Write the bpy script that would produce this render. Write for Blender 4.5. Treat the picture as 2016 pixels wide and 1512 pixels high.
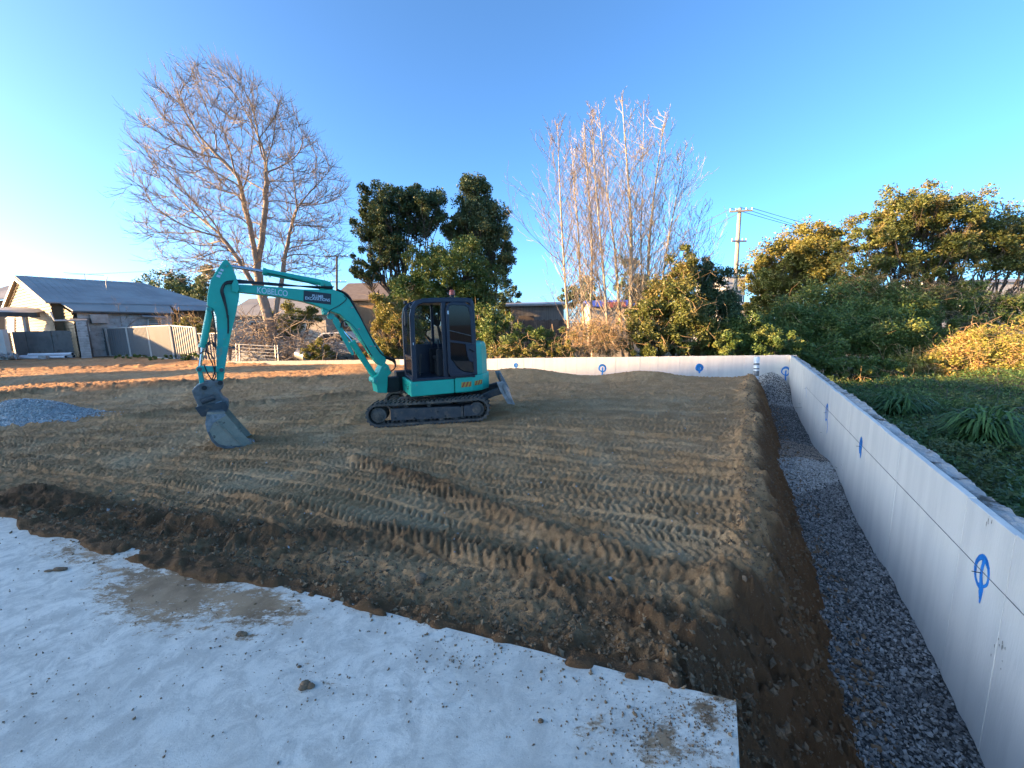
import bpy, math, random
import numpy as np
from mathutils import Vector, Matrix

# ------------------------------------------------------------------ camera, sky, sun
for o in list(bpy.data.objects): bpy.data.objects.remove(o)
scene = bpy.context.scene
COL = scene.collection
F, CX, CY, H0, ROLL, CZ = 800.0, 1008.0, 756.0, 638.0, 0.0207, 2.0     # focal length in photo pixels, horizon row
PITCH = math.atan((CY - H0) / F)
FW = np.array([0, math.cos(PITCH), -math.sin(PITCH)])
_r0 = np.array([1.0, 0, 0]); _u0 = np.array([0, math.sin(PITCH), math.cos(PITCH)])
RT = _r0 * math.cos(ROLL) - _u0 * math.sin(ROLL)
UP = _u0 * math.cos(ROLL) + _r0 * math.sin(ROLL)
CAM = np.array([0, 0, CZ])
cam_data = bpy.data.cameras.new('camera'); cam = bpy.data.objects.new('camera', cam_data); COL.objects.link(cam)
cam_data.sensor_width = 36; cam_data.sensor_fit = 'HORIZONTAL'; cam_data.lens = F / 2016 * 36
cam_data.clip_start = 0.05; cam_data.clip_end = 9000
cam.matrix_world = Matrix(((RT[0], UP[0], -FW[0], CAM[0]), (RT[1], UP[1], -FW[1], CAM[1]), (RT[2], UP[2], -FW[2], CAM[2]), (0, 0, 0, 1)))
scene.camera = cam

SUN_EL = math.radians(10.5)
SUN_DIR = np.array([0.980, 0.199])            # the way the light travels on the ground plan
world = bpy.data.worlds.new('World'); scene.world = world; world.use_nodes = True
wn = world.node_tree; wn.nodes.clear()
sky = wn.nodes.new('ShaderNodeTexSky'); sky.sky_type = 'NISHITA'; sky.sun_disc = False
sky.sun_elevation = SUN_EL; sky.sun_rotation = math.atan2(-SUN_DIR[0], -SUN_DIR[1]) % (2 * math.pi)
sky.altitude = 0; sky.air_density = 0.5; sky.dust_density = 1.5; sky.ozone_density = 6.0
bg = wn.nodes.new('ShaderNodeBackground'); bg.inputs['Strength'].default_value = 0.12
wo = wn.nodes.new('ShaderNodeOutputWorld')
tint = wn.nodes.new('ShaderNodeMix'); tint.data_type = 'RGBA'; tint.blend_type = 'MULTIPLY'; tint.inputs[0].default_value = 1.0
tint.inputs[7].default_value = (1.23, 1.02, 0.74, 1)          # the camera's white balance leans warm
wn.links.new(sky.outputs[0], tint.inputs[6]); wn.links.new(tint.outputs[2], bg.inputs[0]); wn.links.new(bg.outputs[0], wo.inputs[0])

sd = bpy.data.lights.new('sun', 'SUN'); sd.energy = 3.3; sd.angle = math.radians(0.6); sd.color = (1.0, 0.62, 0.29)
sun = bpy.data.objects.new('sun', sd); COL.objects.link(sun)
sv = Vector((SUN_DIR[0] * math.cos(SUN_EL), SUN_DIR[1] * math.cos(SUN_EL), -math.sin(SUN_EL)))
sun.rotation_euler = sv.to_track_quat('-Z', 'Y').to_euler(); sun.location = (-20, -5, 30)

scene.view_settings.view_transform = 'Standard'; scene.view_settings.look = 'None'
scene.view_settings.gamma = 1.0; scene.view_settings.use_curve_mapping = False
scene.view_settings.exposure = 2.9

# ------------------------------------------------------------------ photo pixel -> place
def ray(px, py): return FW + RT * ((px - CX) / F) + UP * ((CY - py) / F)
def onz(px, py, z):
    d = ray(px, py); return CAM + d * ((z - CZ) / d[2])
def atY(px, py, Y):
    d = ray(px, py); return CAM + d * (Y / d[1])
def onplane(px, py, o, n):
    d = ray(px, py); n = np.asarray(n, float); return CAM + d * (np.dot(np.asarray(o, float) - CAM, n) / np.dot(d, n))

# ------------------------------------------------------------------ noise
def _hash(ix, iy, seed):
    h = (ix.astype(np.int64) * 374761393 + iy.astype(np.int64) * 668265263 + seed * 974634777) & 0x7fffffff
    h = ((h ^ (h >> 13)) * 1274126177) & 0x7fffffff
    h = (h ^ (h >> 16)) & 0xffff
    return h / 32767.5 - 1.0
def vnoise(x, y, seed=0):
    ix = np.floor(x); iy = np.floor(y); fx = x - ix; fy = y - iy
    fx = fx * fx * (3 - 2 * fx); fy = fy * fy * (3 - 2 * fy)
    a = _hash(ix, iy, seed); b = _hash(ix + 1, iy, seed); c = _hash(ix, iy + 1, seed); d = _hash(ix + 1, iy + 1, seed)
    return (a + (b - a) * fx) * (1 - fy) + (c + (d - c) * fx) * fy
def fbm(x, y, f, octv, seed, gain=0.5):
    s = 0; a = 1.0; t = 0
    for k in range(octv):
        s = s + a * vnoise(x * f + 17.3 * k, y * f - 9.1 * k, seed + k); t += a; a *= gain; f *= 2.03
    return s / t
def sm(x, a, b):
    t = np.clip((x - a) / (b - a), 0, 1); return t * t * (3 - 2 * t)

# ------------------------------------------------------------------ materials
def newmat(name):
    m = bpy.data.materials.new(name); m.use_nodes = True
    return m, m.node_tree, m.node_tree.nodes['Principled BSDF']
def c4(c): return (c[0], c[1], c[2], 1.0)
def N(nt, t, **kw):
    n = nt.nodes.new(t)
    for k, v in kw.items(): setattr(n, k, v)
    return n
def mixc(nt, fac, a, b, mode='MIX'):
    m = N(nt, 'ShaderNodeMix', data_type='RGBA', blend_type=mode)
    for sock, val in ((m.inputs[0], fac), (m.inputs[6], a), (m.inputs[7], b)):
        if isinstance(val, (tuple, list)): sock.default_value = c4(val)
        elif isinstance(val, (int, float)): sock.default_value = val
        else: nt.links.new(val, sock)
    return m.outputs[2]
def ramp(nt, fac, lo, hi):
    r = N(nt, 'ShaderNodeMapRange', interpolation_type='SMOOTHSTEP')
    r.inputs['From Min'].default_value = lo; r.inputs['From Max'].default_value = hi
    nt.links.new(fac, r.inputs['Value']); return r.outputs['Result']
def noise(nt, scale, detail=4, rough=0.55, stretch=None, dist=0.0):
    tc = N(nt, 'ShaderNodeTexCoord'); n = N(nt, 'ShaderNodeTexNoise')
    n.inputs['Scale'].default_value = scale; n.inputs['Detail'].default_value = detail; n.inputs['Roughness'].default_value = rough
    n.inputs['Distortion'].default_value = dist
    if stretch:
        mp = N(nt, 'ShaderNodeMapping'); mp.inputs['Scale'].default_value = stretch
        nt.links.new(tc.outputs['Object'], mp.inputs[0]); nt.links.new(mp.outputs[0], n.inputs['Vector'])
    else: nt.links.new(tc.outputs['Object'], n.inputs['Vector'])
    return n.outputs['Fac']
def bump(nt, bs, hgt, strength, dist=0.02):
    b = N(nt, 'ShaderNodeBump'); b.inputs['Strength'].default_value = strength; b.inputs['Distance'].default_value = dist
    nt.links.new(hgt, b.inputs['Height']); nt.links.new(b.outputs[0], bs.inputs['Normal'])
def attr(nt, name):
    a = N(nt, 'ShaderNodeAttribute'); a.attribute_name = name; return a.outputs['Fac']
def surf(name, c1, c2=None, scale=6, rough=0.7, metal=0.0, bmp=0.0, bscale=40, lo=0.35, hi=0.65, stretch=None, dirt=None, dscale=5, dlo=.55, dhi=.75, spec=0.5):
    """weathered surface: two tones mixed by noise, optional dirt tone on top, fine relief"""
    m, nt, bs = newmat(name)
    bs.inputs['Roughness'].default_value = rough; bs.inputs['Metallic'].default_value = metal
    bs.inputs['Specular IOR Level'].default_value = spec
    col = mixc(nt, ramp(nt, noise(nt, scale, 6, .6, stretch), lo, hi), c1, c2 or c1)
    if dirt:
        dm = ramp(nt, noise(nt, dscale, 8, .7), dlo, dhi); col = mixc(nt, dm, col, dirt)
        rr = N(nt, 'ShaderNodeMapRange'); nt.links.new(dm, rr.inputs[0]); rr.inputs[3].default_value = rough; rr.inputs[4].default_value = .95
        nt.links.new(rr.outputs[0], bs.inputs['Roughness'])
    nt.links.new(col, bs.inputs['Base Color'])
    if bmp: bump(nt, bs, noise(nt, bscale, 5, .6, stretch), bmp)
    return m
def leafmat(name, c1, c2, c3=None, trans=0.25, scale=1.2, rough=.55):
    """leaf tones vary from leaf to leaf and slowly through the crown"""
    m, nt, bs = newmat(name)
    g = N(nt, 'ShaderNodeNewGeometry')
    col = mixc(nt, g.outputs['Random Per Island'], c1, c2)
    if c3: col = mixc(nt, ramp(nt, noise(nt, scale, 3), .5, .66), col, c3)
    nt.links.new(col, bs.inputs['Base Color']); bs.inputs['Roughness'].default_value = rough
    tr = N(nt, 'ShaderNodeBsdfTranslucent'); nt.links.new(col, tr.inputs[0])
    mx = N(nt, 'ShaderNodeMixShader'); mx.inputs[0].default_value = trans
    out = nt.nodes['Material Output']
    nt.links.new(bs.outputs[0], mx.inputs[1]); nt.links.new(tr.outputs[0], mx.inputs[2]); nt.links.new(mx.outputs[0], out.inputs[0])
    return m
def glass(name, tint, alpha_mix, rough=0.03):
    m, nt, bs = newmat(name)
    bs.inputs['Base Color'].default_value = c4(tint); bs.inputs['Roughness'].default_value = rough
    tr = N(nt, 'ShaderNodeBsdfTransparent'); tr.inputs[0].default_value = (0.8, .86, .88, 1)
    mx = N(nt, 'ShaderNodeMixShader'); mx.inputs[0].default_value = alpha_mix
    nt.links.new(tr.outputs[0], mx.inputs[1]); nt.links.new(bs.outputs[0], mx.inputs[2])
    nt.links.new(mx.outputs[0], nt.nodes['Material Output'].inputs[0])
    return m

M = {}
SOIL = (0.150, 0.108, 0.068)
M['teal'] = surf('teal_paint', (0.010, 0.376, 0.270), (0.012, 0.432, 0.306), 3, .42, dirt=(0.156, 0.184, 0.102), dscale=4.5, dlo=.60, dhi=.84)
M['teal_worn'] = surf('worn_teal_paint', (0.012, 0.338, 0.280), (0.019, 0.405, 0.321), 3, .5, dirt=(0.240, 0.285, 0.190), dscale=9, dlo=.50, dhi=.70)
M['navy'] = surf('dark_blue_cab_paint', (0.008, 0.014, 0.030), (0.012, 0.019, 0.036), 6, .38, dirt=(.10, .085, .065), dscale=7, dlo=.62, dhi=.95)
M['black'] = surf('black_rubber', (0.012, 0.012, 0.013), (0.022, 0.021, 0.02), 8, .6, dirt=(.09, .075, .055), dscale=9, dlo=.6, dhi=.9)
M['seat'] = surf('black_seat_fabric', (0.006, .006, .008), (0.012, .012, .014), 20, .85)
M['track'] = surf('dusty_rubber', (0.05, 0.048, 0.044), (0.09, 0.083, 0.072), 7, .8, dirt=(.22, .165, .11), dscale=8, dlo=.45, dhi=.75, bmp=.3)
M['frame'] = surf('dusty_dark_steel', (0.03, 0.038, 0.046), (0.055, 0.06, 0.064), 5, .6, dirt=(.20, .15, .10), dscale=6, dlo=.48, dhi=.78, bmp=.2)
M['steel'] = surf('scuffed_grey_steel', (0.085, 0.095, 0.098), (0.17, 0.175, 0.17), 7, .55, .25, dirt=(.17, .145, .11), dscale=8, dlo=.5, dhi=.72, bmp=.15)
M['bucket'] = surf('bucket_steel_dried_soil', (0.250, 0.244, 0.188), (0.350, 0.312, 0.231), 4, .75, .1, dirt=(0.075, 0.069, 0.056), dscale=7, dlo=.58, dhi=.7, bmp=.25)
M['edge'] = surf('worn_bright_steel', (0.20, .23, .25), (0.34, .36, .37), 9, .38, .6, dirt=(.15, .13, .10), dscale=8)
M['chrome'] = surf('chrome_rod', (.6, .62, .64), None, 5, .12, 1.0)
M['white_decal'] = surf('white_vinyl', (.62, .70, .74), (.55, .62, .66), 20, .5, dirt=(.25, .25, .22), dscale=12, dlo=.6, dhi=.85)
M['black_decal'] = surf('black_vinyl', (.012, .02, .026), None, 5, .4)
M['red'] = surf('red_reflector', (.42, .06, .025), None, 5, .4)
M['yellow'] = surf('amber_reflector', (.50, .33, .05), None, 5, .4)
M['beacon'] = surf('orange_beacon_plastic', (.50, .07, .03), None, 5, .3)
M['clear'] = glass('clear_glass', (.03, .04, .05), .16)
M['tint'] = glass('tinted_glass', (.004, .006, .009), .90)
M['foam'] = surf('white_polystyrene', (.65, .635, .59), (.58, .57, .535), 4.5, .8, bmp=.15, bscale=70, stretch=(1, 1, .12), dirt=(.52, .52, .50), dscale=2.2, dlo=.68, dhi=.9)
M['foam_cream'] = surf('cream_polystyrene', (.50, .46, .36), (.44, .41, .32), 1.2, .8, bmp=.15, bscale=70, stretch=(1, 1, .12), dirt=(.32, .28, .2), dscale=5, dlo=.62, dhi=.8)  # cream tone for back wall panels past a set distance
M['concrete'] = surf('rough_concrete', (.30, .29, .27), (.44, .43, .41), 6, .9, bmp=.8, bscale=45, dirt=(.10, .085, .065), dscale=2.4, dlo=.50, dhi=.62)
M['clod_light'] = surf('dry_soil_crumb', (.14, .088, .046), (.25, .16, .085), 9, .95)
M['soil_clod'] = surf('soil_clod', (.15, .092, .05), (.25, .155, .085), 12, .95, bmp=.6, bscale=60)
M['bark_pale'] = surf('pale_grey_bark', (0.324, 0.258, 0.192), (0.216, 0.174, 0.132), 5, .85, bmp=.3, bscale=14, stretch=(1, 1, .3))
M['bark_twig'] = surf('brown_twig_bark', (.185, .145, .105), (.25, .20, .15), 2, .85)
M['bark_white'] = surf('whitish_poplar_bark', (0.432, 0.375, 0.276), (0.264, 0.219, 0.156), 4, .85, stretch=(1, 1, .5))
M['bark_dark'] = surf('dark_bark', (.075, .055, .04), (.13, .10, .075), 4, .9)
M['cane'] = surf('dry_cane', (0.420, 0.266, 0.126), (0.560, 0.392, 0.210), 3, .85)
M['cane_grey'] = surf('grey_dead_cane', (.20, .17, .14), (.29, .25, .20), 3, .85)
M['leaf_dark'] = leafmat('dark_evergreen_leaf', (0.050, 0.082, 0.032), (0.096, 0.142, 0.050), (0.137, 0.170, 0.064))
M['leaf_gum'] = leafmat('grey_green_leaf', (0.075, 0.109, 0.041), (0.140, 0.173, 0.064), (0.206, 0.206, 0.079))
M['leaf_mid'] = leafmat('mid_green_leaf', (0.065, 0.116, 0.026), (0.147, 0.210, 0.050), (0.227, 0.246, 0.061))
M['leaf_olive'] = leafmat('olive_leaf', (0.086, 0.108, 0.024), (0.180, 0.196, 0.044), (0.266, 0.210, 0.067))
M['leaf_gold'] = leafmat('yellow_green_leaf', (0.158, 0.158, 0.029), (0.285, 0.247, 0.047), (0.300, 0.225, 0.058))
M['leaf_bramble'] = leafmat('bramble_leaf', (0.193, 0.210, 0.044), (0.385, 0.350, 0.074), (0.438, 0.263, 0.088))
M['leaf_cover'] = leafmat('ground_cover_leaf', (0.041, 0.096, 0.027), (0.099, 0.178, 0.051), (0.124, 0.149, 0.051), scale=.7)
M['leaf_strap'] = leafmat('strap_leaf', (.035, .09, .022), (.085, .17, .045), None, .2)
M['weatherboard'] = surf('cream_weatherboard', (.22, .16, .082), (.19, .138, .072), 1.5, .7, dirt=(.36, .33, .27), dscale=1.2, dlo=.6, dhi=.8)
M['old_or_shade_lift_board'] = surf('flaking_or_shade_lift_board', (.50, .50, .47), (.36, .35, .32), 3, .85, dirt=(.17, .15, .13), dscale=5, dlo=.56, dhi=.7)  # flaking shed boards; also the lightened tone of the shaded lean-to wall
M['roof_iron'] = surf('grey_roof_iron', (0.264, 0.256, 0.248), (0.336, 0.328, 0.312), .6, .75, spec=.15)
M['roof_pale'] = surf('pale_roof_iron', (.27, .255, .225), (.22, .21, .19), .8, .6)
M['trim'] = surf('white_trim', (.66, .64, .58), (.6, .58, .52), 3, .6)
M['dark_pane'] = surf('dark_window_pane', (.02, .024, .03), None, 3, .08)
M['curtain_pane'] = surf('curtained_pane', (.28, .27, .24), (.20, .2, .19), 4, .2)
M['fence_grey'] = surf('grey_steel_sheet', (.145, .145, .14), (.165, .165, .158), .8, .55, dirt=(.10, .095, .085), dscale=1.5, dlo=.6, dhi=.85)
M['fence_post'] = surf('cream_steel_post', (.52, .50, .44), (.46, .44, .39), 2, .55)
M['cement_sheet'] = surf('weathered_cement_sheet', (.10, .105, .10), (.16, .165, .155), 1.2, .85, dirt=(.065, .065, .06), dscale=1.2, dlo=.5, dhi=.7)
M['timber_dark'] = surf('dark_timber', (.07, .055, .045), (.12, .095, .075), 3, .85, stretch=(1, 1, .2))
M['timber_grey'] = surf('grey_timber', (.16, .145, .125), (.24, .22, .19), 3, .85, stretch=(3, 3, .2))
M['pole_wood'] = surf('sun_bleached_pole', (.42, .36, .28), (.32, .27, .2), 3, .85, stretch=(1, 1, .15))
M['pvc'] = surf('white_plastic_pipe', (.70, .72, .74), (.62, .64, .66), 2, .4)
M['tape'] = surf('grey_tape', (.10, .11, .12), (.18, .19, .2), 9, .5)
M['rubble'] = surf('pale_rubble', (.46, .45, .43), (.30, .29, .27), 6, .9)
M['galv'] = surf('galvanised_steel', (.28, .27, .25), (.36, .35, .32), 4, .45, .4)
M['brick_red'] = surf('rusty_red_crate', (.20, .065, .03), (.28, .10, .05), 5, .8)
M['brown_wall'] = surf('sunlit_brown_brick', (.30, .18, .10), (.36, .23, .13), 2, .85)
M['brown_roof'] = surf('brown_tile_roof', (.13, .10, .08), (.17, .135, .11), 3, .85)
M['cream_wall'] = surf('cream_render', (.55, .47, .36), (.50, .43, .33), 1, .8)
M['car_white'] = surf('dull_white_car_paint', (.62, .60, .54), (.55, .53, .48), 2, .35, dirt=(.3, .26, .2), dscale=4, dlo=.6, dhi=.8)
M['white_wall'] = surf('white_factory_wall', (.40, .39, .37), (.37, .36, .34), .4, .7)
M['blue_sheet'] = surf('blue_sheet', (.05, .09, .40), (.08, .12, .45), 2, .5)
M['red_sheet'] = surf('faded_red_sheet', (.42, .12, .10), (.36, .10, .09), 2, .5)
M['wire'] = surf('aluminium_wire', (.10, .10, .105), None, 2, .5)
M['insulator'] = surf('white_insulator', (.6, .6, .58), None, 2, .3)

def gravel_mat(name, a, b, c):
    m, nt, bs = newmat(name); g = N(nt, 'ShaderNodeNewGeometry')
    col = mixc(nt, g.outputs['Random Per Island'], a, b)
    col = mixc(nt, ramp(nt, noise(nt, 1.7, 4), .52, .80), col, c)
    nt.links.new(col, bs.inputs['Base Color']); bs.inputs['Roughness'].default_value = .85
    return m
M['gravel_dark'] = gravel_mat('blue_grey_gravel', (.055, .054, .053), (.38, .375, .36), (.10, .098, .095))
M['gravel_light'] = gravel_mat('pale_grey_gravel', (.22, .215, .205), (.58, .57, .54), (.38, .37, .35))
M['gravel_pink'] = gravel_mat('pinkish_fine_gravel', (.34, .27, .21), (.52, .43, .35), (.42, .33, .26))

m, nt, bs = newmat('packed_gravel')
tc = N(nt, 'ShaderNodeTexCoord'); vo = N(nt, 'ShaderNodeTexVoronoi'); vo.inputs['Scale'].default_value = 48; nt.links.new(tc.outputs['Object'], vo.inputs['Vector'])
sx = N(nt, 'ShaderNodeSeparateColor'); nt.links.new(vo.outputs['Color'], sx.inputs[0])
col = mixc(nt, sx.outputs[0], (.05, .049, .047), (.30, .295, .28)); col = mixc(nt, ramp(nt, vo.outputs['Distance'], .30, .62), col, (.03, .029, .027))
nt.links.new(col, bs.inputs['Base Color']); bs.inputs['Roughness'].default_value = .9
iv = N(nt, 'ShaderNodeMath', operation='SUBTRACT'); iv.inputs[0].default_value = 1.0; nt.links.new(vo.outputs['Distance'], iv.inputs[1]); bump(nt, bs, iv.outputs[0], 1.0, .02); M['gravel_base'] = m
# blue spray paint with a soft, speckled edge (alpha falls off across the stroke)
m, nt, bs = newmat('blue_spray_paint')
bs.inputs['Base Color'].default_value = (.012, .20, .62, 1); bs.inputs['Roughness'].default_value = .6
fa = attr(nt, 'fade'); ns = noise(nt, 90, 3)
ad = N(nt, 'ShaderNodeMath', operation='ADD'); nt.links.new(fa, ad.inputs[0]); nt.links.new(ns, ad.inputs[1])
nt.links.new(ramp(nt, ad.outputs[0], .60, .90), bs.inputs['Alpha']); M['spray'] = m

# soil: colour from how it was worked (fresh and moist, compacted, sandy) plus grain
m, nt, bs = newmat('worked_soil')
mo = attr(nt, 'moist'); sa = attr(nt, 'sandy')
col = mixc(nt, ramp(nt, noise(nt, 2.2, 6, .65), .35, .68), (.43, .24, .110), (.58, .345, .17))
col = mixc(nt, ramp(nt, noise(nt, 26, 5, .7), .42, .75), col, (.33, .178, .08))
col = mixc(nt, sa, col, (.56, .385, .215))
mm = N(nt, 'ShaderNodeMath', operation='MULTIPLY_ADD'); nt.links.new(noise(nt, 9, 6, .7), mm.inputs[0]); mm.inputs[1].default_value = .7; nt.links.new(mo, mm.inputs[2])
col = mixc(nt, ramp(nt, mm.outputs[0], .50, 1.15), col, (.165, .088, .042))
col = mixc(nt, ramp(nt, noise(nt, 110, 2, .5), .70, .76), col, (.30, .25, .19))
nt.links.new(col, bs.inputs['Base Color']); bs.inputs['Roughness'].default_value = .95; bs.inputs['Specular IOR Level'].default_value = .15
bump(nt, bs, noise(nt, 55, 8, .75), .9, .03); M['soil'] = m

# slab: pale concrete, faint trowel swirls, stains with shapes of their own
m, nt, bs = newmat('slab_concrete')
col = mixc(nt, ramp(nt, noise(nt, 1.6, 7, .65, None, .3), .35, .65), (.60, .545, .45), (.72, .655, .545))
col = mixc(nt, ramp(nt, noise(nt, 7, 9, .78, None, .5), .40, .62), col, (.48, .435, .36))
col = mixc(nt, ramp(nt, noise(nt, 70, 4, .7), .60, .72), col, (.33, .30, .25))
di = attr(nt, 'dirt')
mm = N(nt, 'ShaderNodeMath', operation='MULTIPLY_ADD'); nt.links.new(noise(nt, 11, 10, .82, (1, 1.8, 1)), mm.inputs[0]); mm.inputs[1].default_value = 2.2; nt.links.new(di, mm.inputs[2])
dm = ramp(nt, mm.outputs[0], 1.56, 1.84)
col = mixc(nt, dm, col, mixc(nt, ramp(nt, noise(nt, 5, 5), .4, .65), (.21, .125, .06), (.34, .215, .115)))
nt.links.new(col, bs.inputs['Base Color']); bs.inputs['Roughness'].default_value = .82
hm = N(nt, 'ShaderNodeMath', operation='ADD'); nt.links.new(dm, hm.inputs[0]); nt.links.new(noise(nt, 120, 5, .7), hm.inputs[1])
bump(nt, bs, hm.outputs[0], .35, .012); M['slab'] = m

m, nt, bs = newmat('rough_ground')
col = mixc(nt, ramp(nt, noise(nt, .35, 6), .4, .6), (.075, .062, .035), (.055, .075, .028))
col = mixc(nt, ramp(nt, noise(nt, 3, 6), .5, .7), col, (.11, .09, .055))
nt.links.new(col, bs.inputs['Base Color']); bs.inputs['Roughness'].default_value = .95
bump(nt, bs, noise(nt, 8, 6), .8, .1); M['ground'] = m

# ------------------------------------------------------------------ mesh helpers
def wloc(o):
    v = Vector((0, 0, 0))
    while o is not None: v = v + Vector(o.location); o = o.parent
    return np.array(v)
def link(name, me, mat, parent=None):
    o = bpy.data.objects.new(name, me); COL.objects.link(o)
    if mat is not None: me.materials.append(M[mat] if isinstance(mat, str) else mat)
    if parent is not None: o.parent = parent
    return o
def npmesh(name, V, Fc, mat, parent=None, smooth=False, attrs=None):
    """V (n,3) world coordinates, Fc (m,3) or (m,4) indices -> object"""
    V = np.asarray(V, np.float32); Fc = np.asarray(Fc, np.int32)
    if parent is not None: V = V - wloc(parent).astype(np.float32)
    me = bpy.data.meshes.new(name); k = Fc.shape[1]; m_ = len(Fc)
    me.vertices.add(len(V)); me.vertices.foreach_set('co', np.ascontiguousarray(V).ravel())
    me.loops.add(m_ * k); me.loops.foreach_set('vertex_index', np.ascontiguousarray(Fc).ravel())
    me.polygons.add(m_); me.polygons.foreach_set('loop_start', np.arange(0, m_ * k, k, dtype=np.int32))
    me.polygons.foreach_set('use_smooth', np.full(m_, smooth, dtype=bool))
    if attrs:
        for an, av in attrs.items():
            a = me.attributes.new(an, 'FLOAT', 'POINT'); a.data.foreach_set('value', np.ascontiguousarray(av, dtype=np.float32).ravel())
    me.update(calc_edges=True)
    return link(name, me, mat, parent)
def thing(name, label, cat, loc=(0, 0, 0), group=None):
    o = bpy.data.objects.new(name, None); COL.objects.link(o); o.location = [float(q) for q in loc]
    o.empty_display_size = .2; return tag(o, label, cat, group)
def tag(o, label=None, cat=None, group=None, kind=None):
    if label: o['label'] = label
    if cat: o['category'] = cat
    if group: o['group'] = group
    if kind: o['kind'] = kind
    return o
class MB:
    def __init__(s): s.v = []; s.f = []
    def add(s, vs, fs):
        b = len(s.v); s.v += [tuple(map(float, q)) for q in vs]; s.f += [tuple(b + i for i in q) for q in fs]; return s
    def obox(s, c, ax, ay, az):
        c, ax, ay, az = (np.asarray(q, float) for q in (c, ax, ay, az))
        vs = [c + sx * ax + sy * ay + sz * az for sz in (-1, 1) for sy in (-1, 1) for sx in (-1, 1)]
        return s.add(vs, [(0, 2, 3, 1), (4, 5, 7, 6), (0, 1, 5, 4), (2, 6, 7, 3), (0, 4, 6, 2), (1, 3, 7, 5)])
    def box(s, x0, x1, y0, y1, z0, z1):
        return s.obox(((x0 + x1) / 2, (y0 + y1) / 2, (z0 + z1) / 2), ((x1 - x0) / 2, 0, 0), (0, (y1 - y0) / 2, 0), (0, 0, (z1 - z0) / 2))
    def prism(s, poly, off):
        n = len(poly); P = [np.asarray(q, float) for q in poly]; off = np.asarray(off, float)
        return s.add(P + [q + off for q in P], [tuple(range(n))[::-1], tuple(range(n, 2 * n))] + [(i, (i + 1) % n, n + (i + 1) % n, n + i) for i in range(n)])
    def tube(s, pts, rad, n=8, caps=True):
        P = [np.asarray(q, float) for q in pts]
        if not hasattr(rad, '__len__'): rad = [rad] * len(P)
        rings = []; prev = None
        for i, p in enumerate(P):
            t = P[min(i + 1, len(P) - 1)] - P[max(i - 1, 0)]; t = t / (np.linalg.norm(t) + 1e-9)
            if prev is None:
                a = np.cross(t, (0, 0, 1.0)) if abs(t[2]) < .9 else np.cross(t, (1.0, 0, 0))
            else: a = prev - t * np.dot(prev, t)
            a = a / (np.linalg.norm(a) + 1e-9); prev = a; b = np.cross(t, a)
            rings.append([p + rad[i] * (a * math.cos(2 * math.pi * k / n) + b * math.sin(2 * math.pi * k / n)) for k in range(n)])
        vs = [q for r in rings for q in r]
        fs = [(i * n + k, i * n + (k + 1) % n, (i + 1) * n + (k + 1) % n, (i + 1) * n + k) for i in range(len(P) - 1) for k in range(n)]
        if caps: fs += [tuple(range(n))[::-1], tuple((len(P) - 1) * n + k for k in range(n))]
        return s.add(vs, fs)
    def sheet(s, grid):
        r, c = len(grid), len(grid[0])
        return s.add([q for row in grid for q in row], [(i * c + j, i * c + j + 1, (i + 1) * c + j + 1, (i + 1) * c + j) for i in range(r - 1) for j in range(c - 1)])
    def build(s, name, mat, parent=None, bevel=0.0, smooth=False):
        w = wloc(parent) if parent is not None else np.zeros(3)
        me = bpy.data.meshes.new(name); me.from_pydata([tuple(np.array(q) - w) for q in s.v], [], s.f)
        if smooth: me.polygons.foreach_set('use_smooth', [True] * len(me.polygons))
        me.update(); o = link(name, me, mat, parent)
        if bevel:
            b = o.modifiers.new('bevel', 'BEVEL'); b.width = bevel; b.segments = 2; b.limit_method = 'ANGLE'; b.angle_limit = math.radians(40)
        return o
def polyf(pts): # smooth a polyline with a Catmull-Rom pass
    P = [np.asarray(q, float) for q in pts]; out = []
    for i in range(len(P) - 1):
        p0, p1, p2, p3 = P[max(i - 1, 0)], P[i], P[i + 1], P[min(i + 2, len(P) - 1)]
        for t in (0, .25, .5, .75):
            out.append(.5 * ((2 * p1) + (-p0 + p2) * t + (2 * p0 - 5 * p1 + 4 * p2 - p3) * t * t + (-p0 + 3 * p1 - 3 * p2 + p3) * t ** 3))
    out.append(P[-1]); return out
def stones(P, r, seed, flat=.75, lump=.35):
    """angular stones: distorted octahedra at points P with sizes r -> vertices, faces"""
    g = np.random.default_rng(seed); n = len(P)
    base = np.array([[1, 0, 0], [0, 1, 0], [-1, 0, 0], [0, -1, 0], [0, 0, 1], [0, 0, -1]], float)
    V = base[None] * (1 + g.uniform(-lump, lump, (n, 6, 1))) + g.normal(0, .16, (n, 6, 3))
    V *= np.stack([g.uniform(.8, 1.3, n), g.uniform(.7, 1.0, n), g.uniform(.5, 1.0, n) * flat], 1)[:, None, :]
    q = g.normal(size=(n, 4)); q /= np.linalg.norm(q, axis=1)[:, None]
    w, x, y, z = q.T
    R = np.stack([1 - 2 * (y * y + z * z), 2 * (x * y - z * w), 2 * (x * z + y * w), 2 * (x * y + z * w), 1 - 2 * (x * x + z * z), 2 * (y * z - x * w), 2 * (x * z - y * w), 2 * (y * z + x * w), 1 - 2 * (x * x + y * y)], 1).reshape(n, 3, 3)
    V = np.einsum('nij,nkj->nki', R, V) * np.asarray(r)[:, None, None] + np.asarray(P)[:, None, :]
    f = np.array([[0, 1, 4], [1, 2, 4], [2, 3, 4], [3, 0, 4], [1, 0, 5], [2, 1, 5], [3, 2, 5], [0, 3, 5]])
    return V.reshape(-1, 3), (f[None] + 6 * np.arange(n)[:, None, None]).reshape(-1, 3)

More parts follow.
